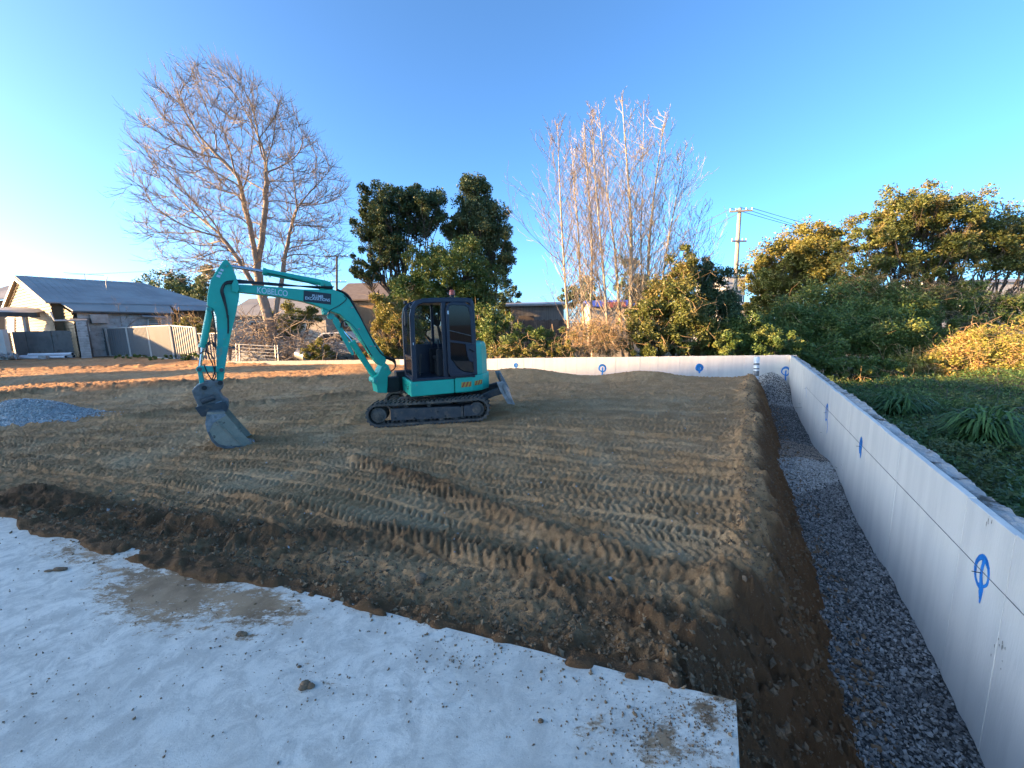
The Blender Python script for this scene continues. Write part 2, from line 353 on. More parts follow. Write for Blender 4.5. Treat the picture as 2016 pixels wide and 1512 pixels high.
# ------------------------------------------------------------------ site layout (metres)
CORNER = np.array([10.2, 14.83]); RDIR = np.array([.496, .868]); RN = np.array([-.868, .496])   # right wall: direction, inward normal
BEND = np.array([-12.5, 17.33]); BDIR = (BEND - CORNER) / np.linalg.norm(BEND - CORNER); BN = np.array([BDIR[1], -BDIR[0]])
if BN[1] > 0: BN = -BN
WTOP, WTHK = .67, .20
KS = np.array([.98, 1.60]); E1 = np.array([-.943, .332]); E2 = np.array([-.447, -.894]); SLAB_Z = .30
_E = np.linalg.inv(np.array([[E1[0], E2[0]], [E1[1], E2[1]]]))
N1 = np.array([.332, .943]); N2 = np.array([.894, -.447])           # outward normals of the two slab edges
def dright(x, y): return (x - CORNER[0]) * RN[0] + (y - CORNER[1]) * RN[1]
def dback(x, y): return (x - CORNER[0]) * BN[0] + (y - CORNER[1]) * BN[1]
def dslab(x, y):     # > 0 outside the slab
    return np.maximum((x - KS[0]) * N1[0] + (y - KS[1]) * N1[1], (x - KS[0]) * N2[0] + (y - KS[1]) * N2[1])
def zbase(x, y):
    z = .50 * sm(y, 10.0, 16.0) * sm(-x, -3.0, 6.0)
    z = z - .08 * np.exp(-(((x + 5.0) / 1.8) ** 2 + ((y - 7.0) / 1.3) ** 2))
    z = z + .20 * np.exp(-np.maximum(dslab(x, y), 0) / 1.6)
    z = z + .26 * np.exp(-((dback(x, y) - 1.75) / .55) ** 2) * sm(x, -3, 0) * (1 - .75 * sm(x, 4, 7.2)) * (1 + .35 * np.sin(x * 1.5 + .7))
    return z
def gravel_z(x, y):
    d = dright(x, y); t = (x - CORNER[0]) * RDIR[0] + (y - CORNER[1]) * RDIR[1]      # t = 0 at the corner, negative towards the camera
    z = -.80 + .05 * np.sin(t * 1.3) + .07 * np.sin(t * .55 + 1) + .10 * (d - .3)
    z = z + .80 * np.exp(-((t + .55) / 1.15) ** 2 - ((d - .55) / .7) ** 2)
    z = z + .13 * np.exp(-((t + 9.3) / 1.0) ** 2) + .10 * np.exp(-((t + 5.6) / .9) ** 2)
    return z + .03 * fbm(x, y, 2.0, 3, 77) + .02 * fbm(x, y, 9.0, 2, 78)

# ------------------------------------------------------------------ dirt pad
TRK = np.array([-1.71, 8.11])
def build_dirt():
    ny, nx = 700, 680
    Y = 0.9 * (31.0 / .9) ** (np.linspace(0, 1, ny)); u = np.linspace(-1.62, 1.02, nx)
    YY, UU = np.meshgrid(Y, u, indexing='ij'); XX = UU * (YY + .7) + .25
    x, y = XX.ravel(), YY.ravel()
    z = zbase(x, y)
    # lanes pressed by the tracks: v = across the lanes, w = along them
    mslope = .60 - .60 * sm(y, 3.0, 11.5) * .93
    wob = .16 * fbm(x, y, .35, 3, 5)
    v = y + (x + .8) * mslope * .85 + wob; al = x * np.sqrt(1 + mslope ** 2) - .25 * y
    LW = .40
    lane = np.floor(v / LW); w = v / LW - lane - .5
    rnd = lambda s: _hash(lane, lane * 0 + s, 31) * .5 + .5
    per = .080 + .022 * rnd(1); ph = rnd(2) * 5; sl = (rnd(3) - .5) * .12; ch = np.where(rnd(5) > .5, .16, -.16)
    cycle = (al + sl * w + ch * np.abs(w) + .06 * fbm(x, y, 1.1, 2, 8) + .018 * vnoise(x * 9, y * 9, 14)) / per + ph + .5 * (w > 0)
    tri = np.abs(cycle - np.floor(cycle) - .5) * 2
    tread = sm(tri, .36, .66)
    chev = sm(np.abs(np.abs(w) - .22), .24, .10)
    worn = sm(fbm(x, y, .55, 4, 12), -.60, .10)
    fresh = np.exp(-np.maximum(dslab(x, y), 0) / .50)                        # loose soil pushed up along the slab
    compact = sm(dslab(x, y), .45, 1.1) * sm(dright(x, y) - .46 * sm(-y, -3.4, -2.0), 1.15, 1.55) * (.35 + .65 * sm(-y, -17, -12))
    amp = (.023 + .021 * rnd(4)) * (.50 + .50 * worn) * compact * (1 + .35 * vnoise(x * 2.3, y * 2.3, 3) + .45 * vnoise(x * 6.5, y * 6.5, 15))
    lump = fbm(x, y, 16, 3, 41)
    z = z + amp * (tread * chev - .45) + .058 * compact * (sm(np.abs(w), .38, .49) + .55 * sm(-np.abs(w), -.09, -.01)) * (.25 + .75 * rnd(6)) * (1 + .8 * vnoise(x * 3.2, y * 3.2, 9) + .5 * vnoise(x * 11, y * 11, 10))
    z = z - .032 * compact * (rnd(7) - .5) * 2 * sm(-np.abs(w), -.5, -.3)
    # broad waves, crumbs
    z = z + .055 * fbm(x, y, .45, 4, 20) + .026 * lump * (.6 + .9 * (1 - worn)) + .013 * fbm(x, y, 48, 2, 44)
    # windrows left by the blade (with a steep face towards the slab)
    def windrow(pts, hgt, wid, seed):
        nonlocal z
        P = [onz(a, b, .08)[:2] for a, b in pts]; best = np.full(x.shape, 99.0); side = np.ones_like(x)
        for a, b in zip(P[:-1], P[1:]):
            ab = b - a; L = ab @ ab; t = np.clip(((x - a[0]) * ab[0] + (y - a[1]) * ab[1]) / L, 0, 1)
            dx = x - a[0] - t * ab[0]; dy = y - a[1] - t * ab[1]; d = np.hypot(dx, dy)
            s = np.where(ab[0] * dy - ab[1] * dx < 0, -1.0, 1.0); k = d < best; best = np.where(k, d, best); side = np.where(k, s, side)
        d = best * side; dd = np.where(d < 0, d * 1.9, d)
        z = z + hgt * np.exp(-(dd / wid) ** 2) * (1 + .55 * fbm(x, y, 3, 3, seed)) + .02 * np.exp(-(d / (wid * 1.3)) ** 2) * fbm(x, y, 9, 3, seed + 1)
        return np.exp(-(d / wid) ** 2)
    wr = windrow([(700, 905), (880, 962), (1090, 1050), (1290, 1120), (1480, 1165)], .085, .17, 50)
    wr = wr + windrow([(40, 980), (250, 1020), (420, 1062), (560, 1075), (760, 1060), (960, 1090), (1180, 1200), (1360, 1262)], .055, .24, 53)
    wr = wr + .6 * windrow([(420, 985), (560, 1010), (640, 1035)], .05, .18, 57)
    wr = wr + .8 * windrow([(250, 820), (400, 800), (560, 790), (700, 778)], .10, .34, 60)
    wr = wr + .8 * windrow([(-60, 792), (150, 776), (430, 768), (640, 760)], .14, .40, 63)
    wr = wr + .6 * windrow([(-40, 752), (250, 742), (520, 738)], .10, .4, 66)
    z = z + .035 * fresh * fbm(x, y, 2.2, 3, 71) + .030 * fresh * fbm(x, y, 11, 3, 72)
    # edge of the pad: crest, then a steep face down to the drain beside each wall
    dr = dright(x, y); dbk = dback(x, y)
    cr = 1.20 + .46 * sm(-y, -3.4, -2.0) + .15 * fbm(x, y, .9, 3, 80) + .09 * fbm(x, y, 4.5, 3, 81)
    face = np.clip((cr - dr) / (cr - .52), 0, 1); face = np.where(face < .08, face * face / .16, face - .04) / .96
    crb = 1.35 + .12 * fbm(x, y, .8, 3, 83)
    faceb = sm(-dbk, -crb, -(crb - 1.0)) * sm(x, -.5, 2.5)
    z = z + .07 * np.exp(-((dr - cr - .14) / .18) ** 2) * (1 + 1.2 * fbm(x, y, 2.6, 3, 85) + .7 * fbm(x, y, 11, 3, 84)) * (y < 14)
    fc = np.maximum(face, faceb)
    streak = fbm(x * 8.5 * RDIR[0] + y * 8.5 * RDIR[1], dr * 1.6, 1.0, 4, 86)
    z = z * (1 - fc) + (-1.05) * fc + .10 * streak * np.clip(fc * (1 - fc) * 4, 0, 1) + .085 * fbm(x, y, 8, 5, 88, .6) * np.clip(fc * 6, 0, 1)
    # loose clods where the soil was pushed, along the crest and down the face
    loose = np.clip(fresh * 1.4 + wr * .8 + np.clip(fc * 5, 0, 1) * (fc < .97) + np.exp(-((dr - cr - .10) / .25) ** 2) * .8, 0, 1) * (dr > .2)
    cl = lambda f, s_, a, b: sm(vnoise(x * f + 3 * vnoise(x * f * .3, y * f * .3, s_ + 1), y * f, s_), a, b)
    z = z + loose * (.060 * cl(7, 201, .30, .9) + .034 * cl(14, 203, .20, .8) + .018 * cl(29, 205, .1, .7) - .02)
    # under the slab the soil stays below its top, except where it spills over the edge
    ds = dslab(x, y); spill = .012 + .07 * np.clip(fbm(x, y, 1.3, 4, 90) + .1, 0, 1) + sm(-x, .9, 2.6) * (.03 + .17 * np.clip(fbm(x, y, 1.7, 4, 92) + .1, -.3, 1))
    under = sm(-ds, spill, spill + .05)
    z = np.where(ds < .10, np.maximum(z, np.where((dr > cr + .06) & (y > 1.2), SLAB_Z - .012 + .035 * sm(-x, .2, 2.2) + .030 * fbm(x, y, 4, 3, 91) + .040 * sm(vnoise(x * 11, y * 11, 93), .0, .8) + .020 * sm(vnoise(x * 25, y * 25, 94), .0, .8) - .012, -9)), z)
    z = z * (1 - under) + (SLAB_Z - .25) * under
    z = np.where(ds < -.6, SLAB_Z - .4, z)
    # firm ground under the machine's tracks
    sT = (x - TRK[0]) * .998 + (y - TRK[1]) * .058; wT = -(x - TRK[0]) * .058 + (y - TRK[1]) * .998
    foot = sm(-np.abs(sT), -1.75, -1.35) * sm(-np.abs(wT - .98), -1.5, -1.12)
    z = z * (1 - foot) + (.016 * sT - .012 + .3 * (z - zbase(x, y))) * foot
    # soil condition
    moist = np.clip(.95 * fresh + .50 * wr + .25 * fc + .70 * sm(-dr, -(cr + .10), -(cr - .14)) + .30 * np.clip(fc * 4, 0, 1) * fbm(x, y, 3.0, 4, 96) + .25 * fbm(x, y, .4, 3, 95) + .35 * sm(-x, 8, 14) * sm(y, 17, 20), 0, 1.2)
    sandy = np.clip(sm(fbm(x, y, .8, 4, 97), .12, .5) * .55 * compact, 0, 1)
    for px, py, rx, ry, s in ((1330, 785, 1.0, .5, .6), (1290, 872, .35, .2, .5), (330, 760, 3.5, .5, .5), (640, 772, 1.2, .35, .6), (1400, 970, .3, .2, .5)):
        c = onz(px, py, .05); sandy = np.maximum(sandy, s * np.exp(-((x - c[0]) / rx) ** 2 - ((y - c[1]) / ry) ** 2) * (.6 + .7 * vnoise(x * 5, y * 5, 98)))
    V = np.stack([x, y, z], 1)
    idx = np.arange(ny * nx).reshape(ny, nx)
    Q = np.stack([idx[:-1, :-1], idx[:-1, 1:], idx[1:, 1:], idx[1:, :-1]], -1).reshape(-1, 4)
    ok = (dr > -.08) & ((dbk > -.08) | (x < BEND[0])) & (ds > -1.0)
    okq = ok[Q].all(1); Q = Q[okq]
    used = np.zeros(len(V), bool); used[Q.ravel()] = True; remap = np.cumsum(used) - 1
    o = npmesh('dirt_ground', V[used], remap[Q], 'soil', smooth=True, attrs={'moist': moist[used], 'sandy': sandy[used]})
    o['kind'] = 'structure'; return x, y, z
DX, DY, DZ = build_dirt()
def dirt_at(px, py):
    k = np.argmin((DX - px) ** 2 + (DY - py) ** 2); return float(DZ[k])

# surrounding ground, one sheet out to the horizon
def zground(x, y):
    z = -1.25 + 1.72 * sm(-x, -6.0, 4.5)
    inside = (dright(x, y) > -.1) & ((dback(x, y) > -.1) | (x < BEND[0]))
    zin = np.minimum(zbase(x, y) - .32, .10) - .8 * sm(x, -4, 2)
    return np.where(inside & (y < 29), zin, z)
gx = np.concatenate([-np.geomspace(3000, 46, 16), np.linspace(-45, 45, 90), np.geomspace(46, 3000, 16)])
gy = np.concatenate([-np.geomspace(3000, 21, 14), np.linspace(-20, 60, 80), np.geomspace(61, 4000, 18)])
GX, GY = np.meshgrid(gx, gy, indexing='ij'); GZ = zground(GX, GY) + np.where(np.hypot(GX, GY) < 80, .06 * fbm(GX, GY, .5, 3, 101), 0)
gi = np.arange(GX.size).reshape(GX.shape)
npmesh('ground', np.stack([GX, GY, GZ], -1).reshape(-1, 3), np.stack([gi[:-1, :-1], gi[1:, :-1], gi[1:, 1:], gi[:-1, 1:]], -1).reshape(-1, 4), 'ground', smooth=True)['kind'] = 'structure'

# ------------------------------------------------------------------ concrete slab
def build_slab():
    A = 11 * np.linspace(0, 1, 250) ** 1.5; B = 5.0 * np.linspace(0, 1, 130) ** 1.3
    AA, BB = np.meshgrid(A, B, indexing='ij')
    x = KS[0] + E1[0] * AA + E2[0] * BB; y = KS[1] + E1[1] * AA + E2[1] * BB
    z = SLAB_Z + .0012 * fbm(x, y, .8, 3, 110) + .0015 * fbm(x, y, 9, 3, 111)
    chip = .012 * np.clip(fbm(x, y, 14, 3, 112), 0, 1)
    z = z - np.where((AA < .006) | (BB < .006), chip, 0)
    d1 = BB * .95; d2 = AA * .95
    dirt = .50 * np.exp(-d1 / .10) * sm(fbm(x, y, 1.1, 3, 113), -.55, .4) + .35 * np.exp(-d2 / .12)
    for px, py, rx, ry, rot, s in ((330, 1165, .85, .34, -.35, .92), (490, 1190, .55, .22, -.3, .88), (170, 1090, .8, .22, -.3, .66), (590, 1210, .30, .10, -.3, .62), (300, 1210, .30, .10, .5, .5),
                                   (1385, 1400, .10, .12, .3, .80), (1300, 1470, .26, .14, .6, .66), (1180, 1440, .16, .13, .6, .52), (1400, 1490, .09, .12, .4, .60),
                                   (905, 1308, .16, .06, -.2, .55), (640, 1345, .09, .035, 0, .62), (600, 1310, .05, .05, 0, .62), (480, 1255, .16, .06, 0, .66), (420, 1230, .20, .05, .5, .6), (250, 1130, .6, .12, -.35, .7), (500, 1400, .3, .1, 0, .16), (300, 1350, .4, .2, .4, .12), (760, 1480, .3, .12, 0, .14)):
        c = onz(px, py, SLAB_Z); ca, sa = math.cos(rot), math.sin(rot)
        u = (x - c[0]) * ca + (y - c[1]) * sa; v = -(x - c[0]) * sa + (y - c[1]) * ca
        dirt = np.maximum(dirt, s * np.exp(-(u / rx) ** 2 - (v / ry) ** 2))
    dirt = dirt + .07 * fbm(x, y, .9, 4, 115)
    V = np.stack([x, y, z], -1).reshape(-1, 3); n, k = x.shape; idx = np.arange(n * k).reshape(n, k)
    Q = np.stack([idx[:-1, :-1], idx[:-1, 1:], idx[1:, 1:], idx[1:, :-1]], -1).reshape(-1, 4)
    rim = np.concatenate([idx[0, ::-1], idx[1:, 0]]); low = V[rim].copy(); low[:, 2] = SLAB_Z - .34
    b = len(V); li = b + np.arange(len(rim)); dr_ = np.concatenate([dirt.ravel(), np.full(len(rim), .7)])
    Q = np.concatenate([Q, np.stack([rim[:-1], rim[1:], li[1:], li[:-1]], 1)])
    npmesh('concrete_slab', np.concatenate([V, low]), Q, 'slab', attrs={'dirt': dr_})['kind'] = 'structure'
build_slab()

# ------------------------------------------------------------------ retaining walls
def paint_strokes(parent, strokes, o3, d3, n3):
    """strokes: polylines (metres along wall, height, half width) -> a painted mark 3 mm off the foam"""
    V, Q, A = [], [], []
    for st in strokes:
        P = polyf([(a, h) for a, h, _ in st]); W = np.interp(np.linspace(0, 1, len(P)), np.linspace(0, 1, len(st)), [q[2] for q in st]); b = len(V)
        for i, p in enumerate(P):
            t = P[min(i + 1, len(P) - 1)] - P[max(i - 1, 0)]; t = t / (np.linalg.norm(t) + 1e-9); nrm = np.array([-t[1], t[0]])
            for k, fdv in ((-1, 0), (-.45, .85), (.45, .85), (1, 0)):
                q = p + nrm * W[i] * k * 1.25; end = 0 if i in (0, len(P) - 1) else 1
                V.append(o3 + d3 * q[0] + np.array([0, 0, q[1]]) + n3 * .003 * (1 + .3 * len(Q) / 200)); A.append(fdv * end)
        for i in range(len(P) - 1):
            for k in range(3): Q.append((b + i * 4 + k, b + i * 4 + k + 1, b + (i + 1) * 4 + k + 1, b + (i + 1) * 4 + k))
    return npmesh('paint_mark', np.array(V), np.array(Q), 'spray', parent, attrs={'fade': np.array(A)})
def build_wall(name, label, c0, dirv, nrm, length, pw, lowz, seed, extra_end=0.0, cream_from=None):
    rg = random.Random(seed)
    t = thing(name, label, 'wall', (c0[0], c0[1], lowz))
    d3 = np.array([dirv[0], dirv[1], 0]); n3 = np.array([nrm[0], nrm[1], 0])
    # concrete core with a broken, uneven top
    L0, L1 = -extra_end, length; nn_ = int((L1 - L0) / .035); ss = np.linspace(L0, L1, nn_); ts = np.linspace(.052, WTHK, 8)
    S, T = np.meshgrid(ss, ts, indexing='ij'); X = c0[0] + dirv[0] * S - nrm[0] * T; Yv = c0[1] + dirv[1] * S - nrm[1] * T
    Z = WTOP - .025 + .035 * fbm(X, Yv, 2.2, 4, seed) + .02 * fbm(X, Yv, 22, 2, seed + 5) - .03 * np.clip(fbm(X, Yv, .8, 2, seed + 9), 0, 1)
    X2 = X - nrm[0] * .014 * fbm(S, T * 0, 5, 3, seed + 3) * (T > WTHK - .01); Y2 = Yv - nrm[1] * .014 * fbm(S, T * 0, 5, 3, seed + 3) * (T > WTHK - .01)
    V = np.stack([X2, Y2, Z], -1); Vl = V.copy(); Vl[..., 2] = lowz
    V = np.concatenate([V[:, :1] * [1, 1, 0] + [0, 0, lowz], V, V[:, -1:] * [1, 1, 0] + [0, 0, lowz]], 1)
    n, k = V.shape[:2]; idx = np.arange(n * k).reshape(n, k)
    Q = np.stack([idx[:-1, :-1], idx[1:, :-1], idx[1:, 1:], idx[:-1, 1:]], -1).reshape(-1, 4)
    npmesh('concrete_core', V.reshape(-1, 3), Q, 'concrete', t)
    # foam panels, one mesh each, butted with a fine joint
    s = 0.0; i = 0
    while s < length:
        w = min(pw * rg.uniform(.75, 1.25), length - s + .001)
        if w < .05: break
        g_ = rg.uniform(0, .004); top = WTOP + rg.uniform(-.006, .006)
        c = np.array([c0[0], c0[1], (top + lowz) / 2]) + d3 * (s + w / 2) - n3 * (.025 + g_ / 2 - .002)
        MB().obox(c, d3 * (w / 2 - .0018), n3 * (.025 - g_ / 2), (0, 0, (top - lowz) / 2)).build('foam_panel', 'foam_cream' if (cream_from is not None and s > cream_from) else 'foam', t, bevel=.003)
        s += w; i += 1
    return t, np.array([c0[0], c0[1], 0.0]), d3, n3 * 1.0
NEAR = CORNER - RDIR * 19.5
def wall_sz(px, py, c0, nrm, dirv):
    P = onplane(px, py, (c0[0], c0[1], 0), (nrm[0], nrm[1], 0)); return float((P[:2] - c0) @ dirv), float(P[2])
rw, ro, rd, rn = build_wall('retaining_wall', 'long white foam-faced retaining wall with broken concrete top beside the gravel drain', CORNER, -RDIR, RN, 19.5, .62, -1.4, 201, extra_end=.2)
bw, bo, bd_, bn_ = build_wall('retaining_wall', 'low white foam-faced retaining wall along the back, partly cream, standing before the bare poplars', CORNER, BDIR, BN, 22.83, .40, -1.4, 202, cream_from=14.5)
def ring(c, r, w, squash=1.0, ph=0.0, turns=1.75):
    return [(c[0] + r * squash * math.cos(a) * (1 + .09 * math.sin(1.3 * a + ph)), c[1] + r * math.sin(a) * (1 + .10 * math.cos(1.7 * a + ph)), w * (1 + .35 * math.sin(a * .9 + ph))) for a in np.linspace(ph, ph + 2 * math.pi * turns, 24)]
# pixel of ring centre, ring radius, tail end pixel, stroke half width
for (px, py, r, tail, w, sq, ph) in ((1935, 1127, .105, (1930, 1190), .013, .8, .6), (1695, 878, .085, (1694, 902), .030, .5, .2), (1628, 812, .16, (1628, 854), .018, .7, 1.0), (1587, 764, .02, (1587, 784), .012, .6, 0)):
    c = wall_sz(px, py, CORNER, RN, -RDIR); e = wall_sz(*tail, CORNER, RN, -RDIR)
    paint_strokes(rw, [ring(c, r, w, sq, ph), [(c[0], c[1] + r * .8, w), (c[0] + .01, c[1] - r * .2, w * .8), (e[0] + .01, (c[1] + e[1]) / 2, w), (e[0], e[1], w * .7)]] + ([[(c[0] + .03, c[1] + .11, w), (c[0] + .0, c[1] + .02, w * 1.3), (e[0] - .005, e[1] + .03, w)]] if px > 1900 else []), ro, rd, rn)
    p = ro + rd * (c[0] + .0) + np.array([0, 0, c[1] - .01]); MB().tube([p - rn * .02, p + rn * .05], .0028, 6).build('tie_rod', 'black', rw)
for (px, py, r, tail, w, ph) in ((1547, 731, .145, (1547, 754), .024, .3), (1377, 724, .12, (1377, 735), .030, 1.2), (1186, 725, .13, (1185, 741), .026, .8), (1016, 719, .07, (1016, 726), .022, 2)):
    c = wall_sz(px, py, CORNER, BN, BDIR); e = wall_sz(*tail, CORNER, BN, BDIR)
    paint_strokes(bw, [ring(c, r, w, .92, ph), [(c[0], c[1] + .05, w), (c[0], (c[1] + e[1]) / 2, w), (e[0], e[1], w * .9)]] + ([ring((c[0] - .02, c[1] - .01), r * .75, w, .8, 0)] if px == 1377 else []), bo, bd_, bn_)
    p = bo + bd_ * c[0] + np.array([0, 0, c[1]]); MB().tube([p - bn_ * .02, p + bn_ * .06], .005, 6).build('tie_rod', 'black', bw)
sa_, sb_ = wall_sz(1587, 762, CORNER, RN, -RDIR), wall_sz(2016, 1209, CORNER, RN, -RDIR)
sc_ = (sb_[0] + (sb_[0] - sa_[0]) * .5, sb_[1] + (sb_[1] - sa_[1]) * .5)
MB().tube([ro + rd * q[0] + np.array([0, 0, q[1]]) + rn * .006 for q in (sa_, sb_, sc_)], .0022, 5).build('string_line', M['tape'], rw)
# scuffs on the foam
mscuff = surf('dark_scuff', (.16, .15, .13), (.25, .24, .21), 20, .9)
rgs = random.Random(8)
for px, py, n, sp in ((1970, 1270, 9, 20), (1950, 1035, 5, 9), (1655, 920, 4, 8), (1440, 1000, 0, 0)):
    for k in range(n):
        c = wall_sz(px + rgs.gauss(0, sp * .45), py + rgs.gauss(0, sp), CORNER, RN, -RDIR); h_ = rgs.uniform(.008, .03)
        q = ro + rd * c[0] + np.array([0, 0, c[1]]) + rn * .0035
        MB().add([q - rd * .004, q + rd * .004 - np.array([0, 0, h_ * .3]), q + rd * .002 + np.array([0, 0, h_]), q - rd * .006 + np.array([0, 0, h_ * .8])], [(0, 1, 2, 3)]).build('scuff_mark', mscuff, rw)

# ------------------------------------------------------------------ gravel beside the walls
def gravel_strip():
    ts = np.linspace(-19, 1.2, 320); dd = np.linspace(-.04, 1.9, 40)
    T, D = np.meshgrid(ts, dd, indexing='ij')
    x = CORNER[0] + RDIR[0] * T + RN[0] * D; y = CORNER[1] + RDIR[1] * T + RN[1] * D
    z = gravel_z(x, y); n, k = x.shape; idx = np.arange(n * k).reshape(n, k)
    Q = np.stack([idx[:-1, :-1], idx[:-1, 1:], idx[1:, 1:], idx[1:, :-1]], -1).reshape(-1, 4)
    db = dback(x, y).ravel(); Q = Q[(db[Q] > -.03).all(1)]
    o = npmesh('gravel_bed', np.stack([x, y, z], -1).reshape(-1, 3), Q, 'gravel_base', smooth=True); o['kind'] = 'structure'
    g = np.random.default_rng(5)
    # stones, denser close to the camera where they can be told apart
    n = 40000; t = -19 + 20.1 * g.random(n) ** .8; t = np.where(g.random(n) < .62, -16.4 + 7.4 * g.random(n), t); q_ = g.random(n); t = np.where(q_ < .13, -2.9 + 3.9 * g.random(n), np.where(q_ < .27, -10.6 + 3.8 * g.random(n), t)); d = -.0 + 1.35 * g.random(n)
    x = CORNER[0] + RDIR[0] * t + RN[0] * d; y = CORNER[1] + RDIR[1] * t + RN[1] * d; z = gravel_z(x, y)
    k = (dback(x, y) > .03) & (d > .015) & (y > .8); x, y, z, t, d = x[k], y[k], z[k], t[k], d[k]
    jt = t + .5 * fbm(x, y, 1.3, 3, 131) + .5 * (d - .4)
    zone = np.full(len(t), 0); zone[(jt > -10.3) & (jt < -9.1)] = 1; zone[(jt >= -9.1) & (jt < -7.0)] = 2; zone[jt > -2.6] = 1
    r = np.where(zone == 2, g.uniform(.006, .012, len(t)), g.uniform(.009, .021, len(t)))
    P = np.stack([x, y, z + r * .35], 1)
    for zi, nm, mt, lb in ((0, 'drain_gravel', 'gravel_dark', 'dark blue-grey drainage gravel lying between the soil face and the white wall'), (1, 'pale_gravel', 'gravel_light', 'pale grey gravel patches and heap in the drain by the white wall'), (2, 'fine_gravel', 'gravel_pink', 'pinkish fine gravel patch in the drain against the white wall')):
        s = zone == zi; V, Fc = stones(P[s], r[s], 140 + zi)
        tag(npmesh(nm, V, Fc, mt), lb, 'gravel', kind='stuff')
gravel_strip()

def heap(name, label, px, py, rx, ry, hgt, mat, n, seed):
    c = onz(px, py, .05); zc = dirt_at(c[0], c[1]); g = np.random.default_rng(seed)
    def hz(x, y):
        q = np.hypot((x - c[0]) / rx, (y - c[1]) / ry) * (1 + .18 * fbm(x, y, .9, 2, seed)); return zc - .10 + (hgt + .1) * np.exp(-(q * 1.45) ** 2) + .35 * hgt * np.exp(-((x - c[0] + rx * .9) / (rx * .6)) ** 2 - ((y - c[1] + .35) / (ry * .7)) ** 2) + .03 * fbm(x, y, 5, 3, seed + 1)
    a = np.linspace(-2.2, 1.9, 120); X, Yv = np.meshgrid(c[0] + a * rx, c[1] + a * ry, indexing='ij'); Z = hz(X, Yv) - .012
    idx = np.arange(X.size).reshape(X.shape); Q = np.stack([idx[:-1, :-1], idx[1:, :-1], idx[1:, 1:], idx[:-1, 1:]], -1).reshape(-1, 4)
    V = np.stack([X, Yv, Z], -1).reshape(-1, 3)
    m_ = g.normal(0, .75, (n, 2)) * [rx * .95, ry * .95] + [c[0] - .3 * rx, c[1]]; r = g.uniform(.014, .032, n)
    P = np.stack([m_[:, 0], m_[:, 1], hz(m_[:, 0], m_[:, 1])], 1); W, T = stones(P, r, seed)
    T = np.concatenate([T, Q[:, [0, 1, 2]] + len(W), Q[:, [0, 2, 3]] + len(W)])
    tag(npmesh(name, np.concatenate([W, V]), T, mat), label, 'gravel', kind='stuff')
heap('gravel_heap', 'low spread heap of grey gravel on the dirt in front of the fence', 55, 822, 1.6, .95, .42, 'gravel_light', 8500, 301)

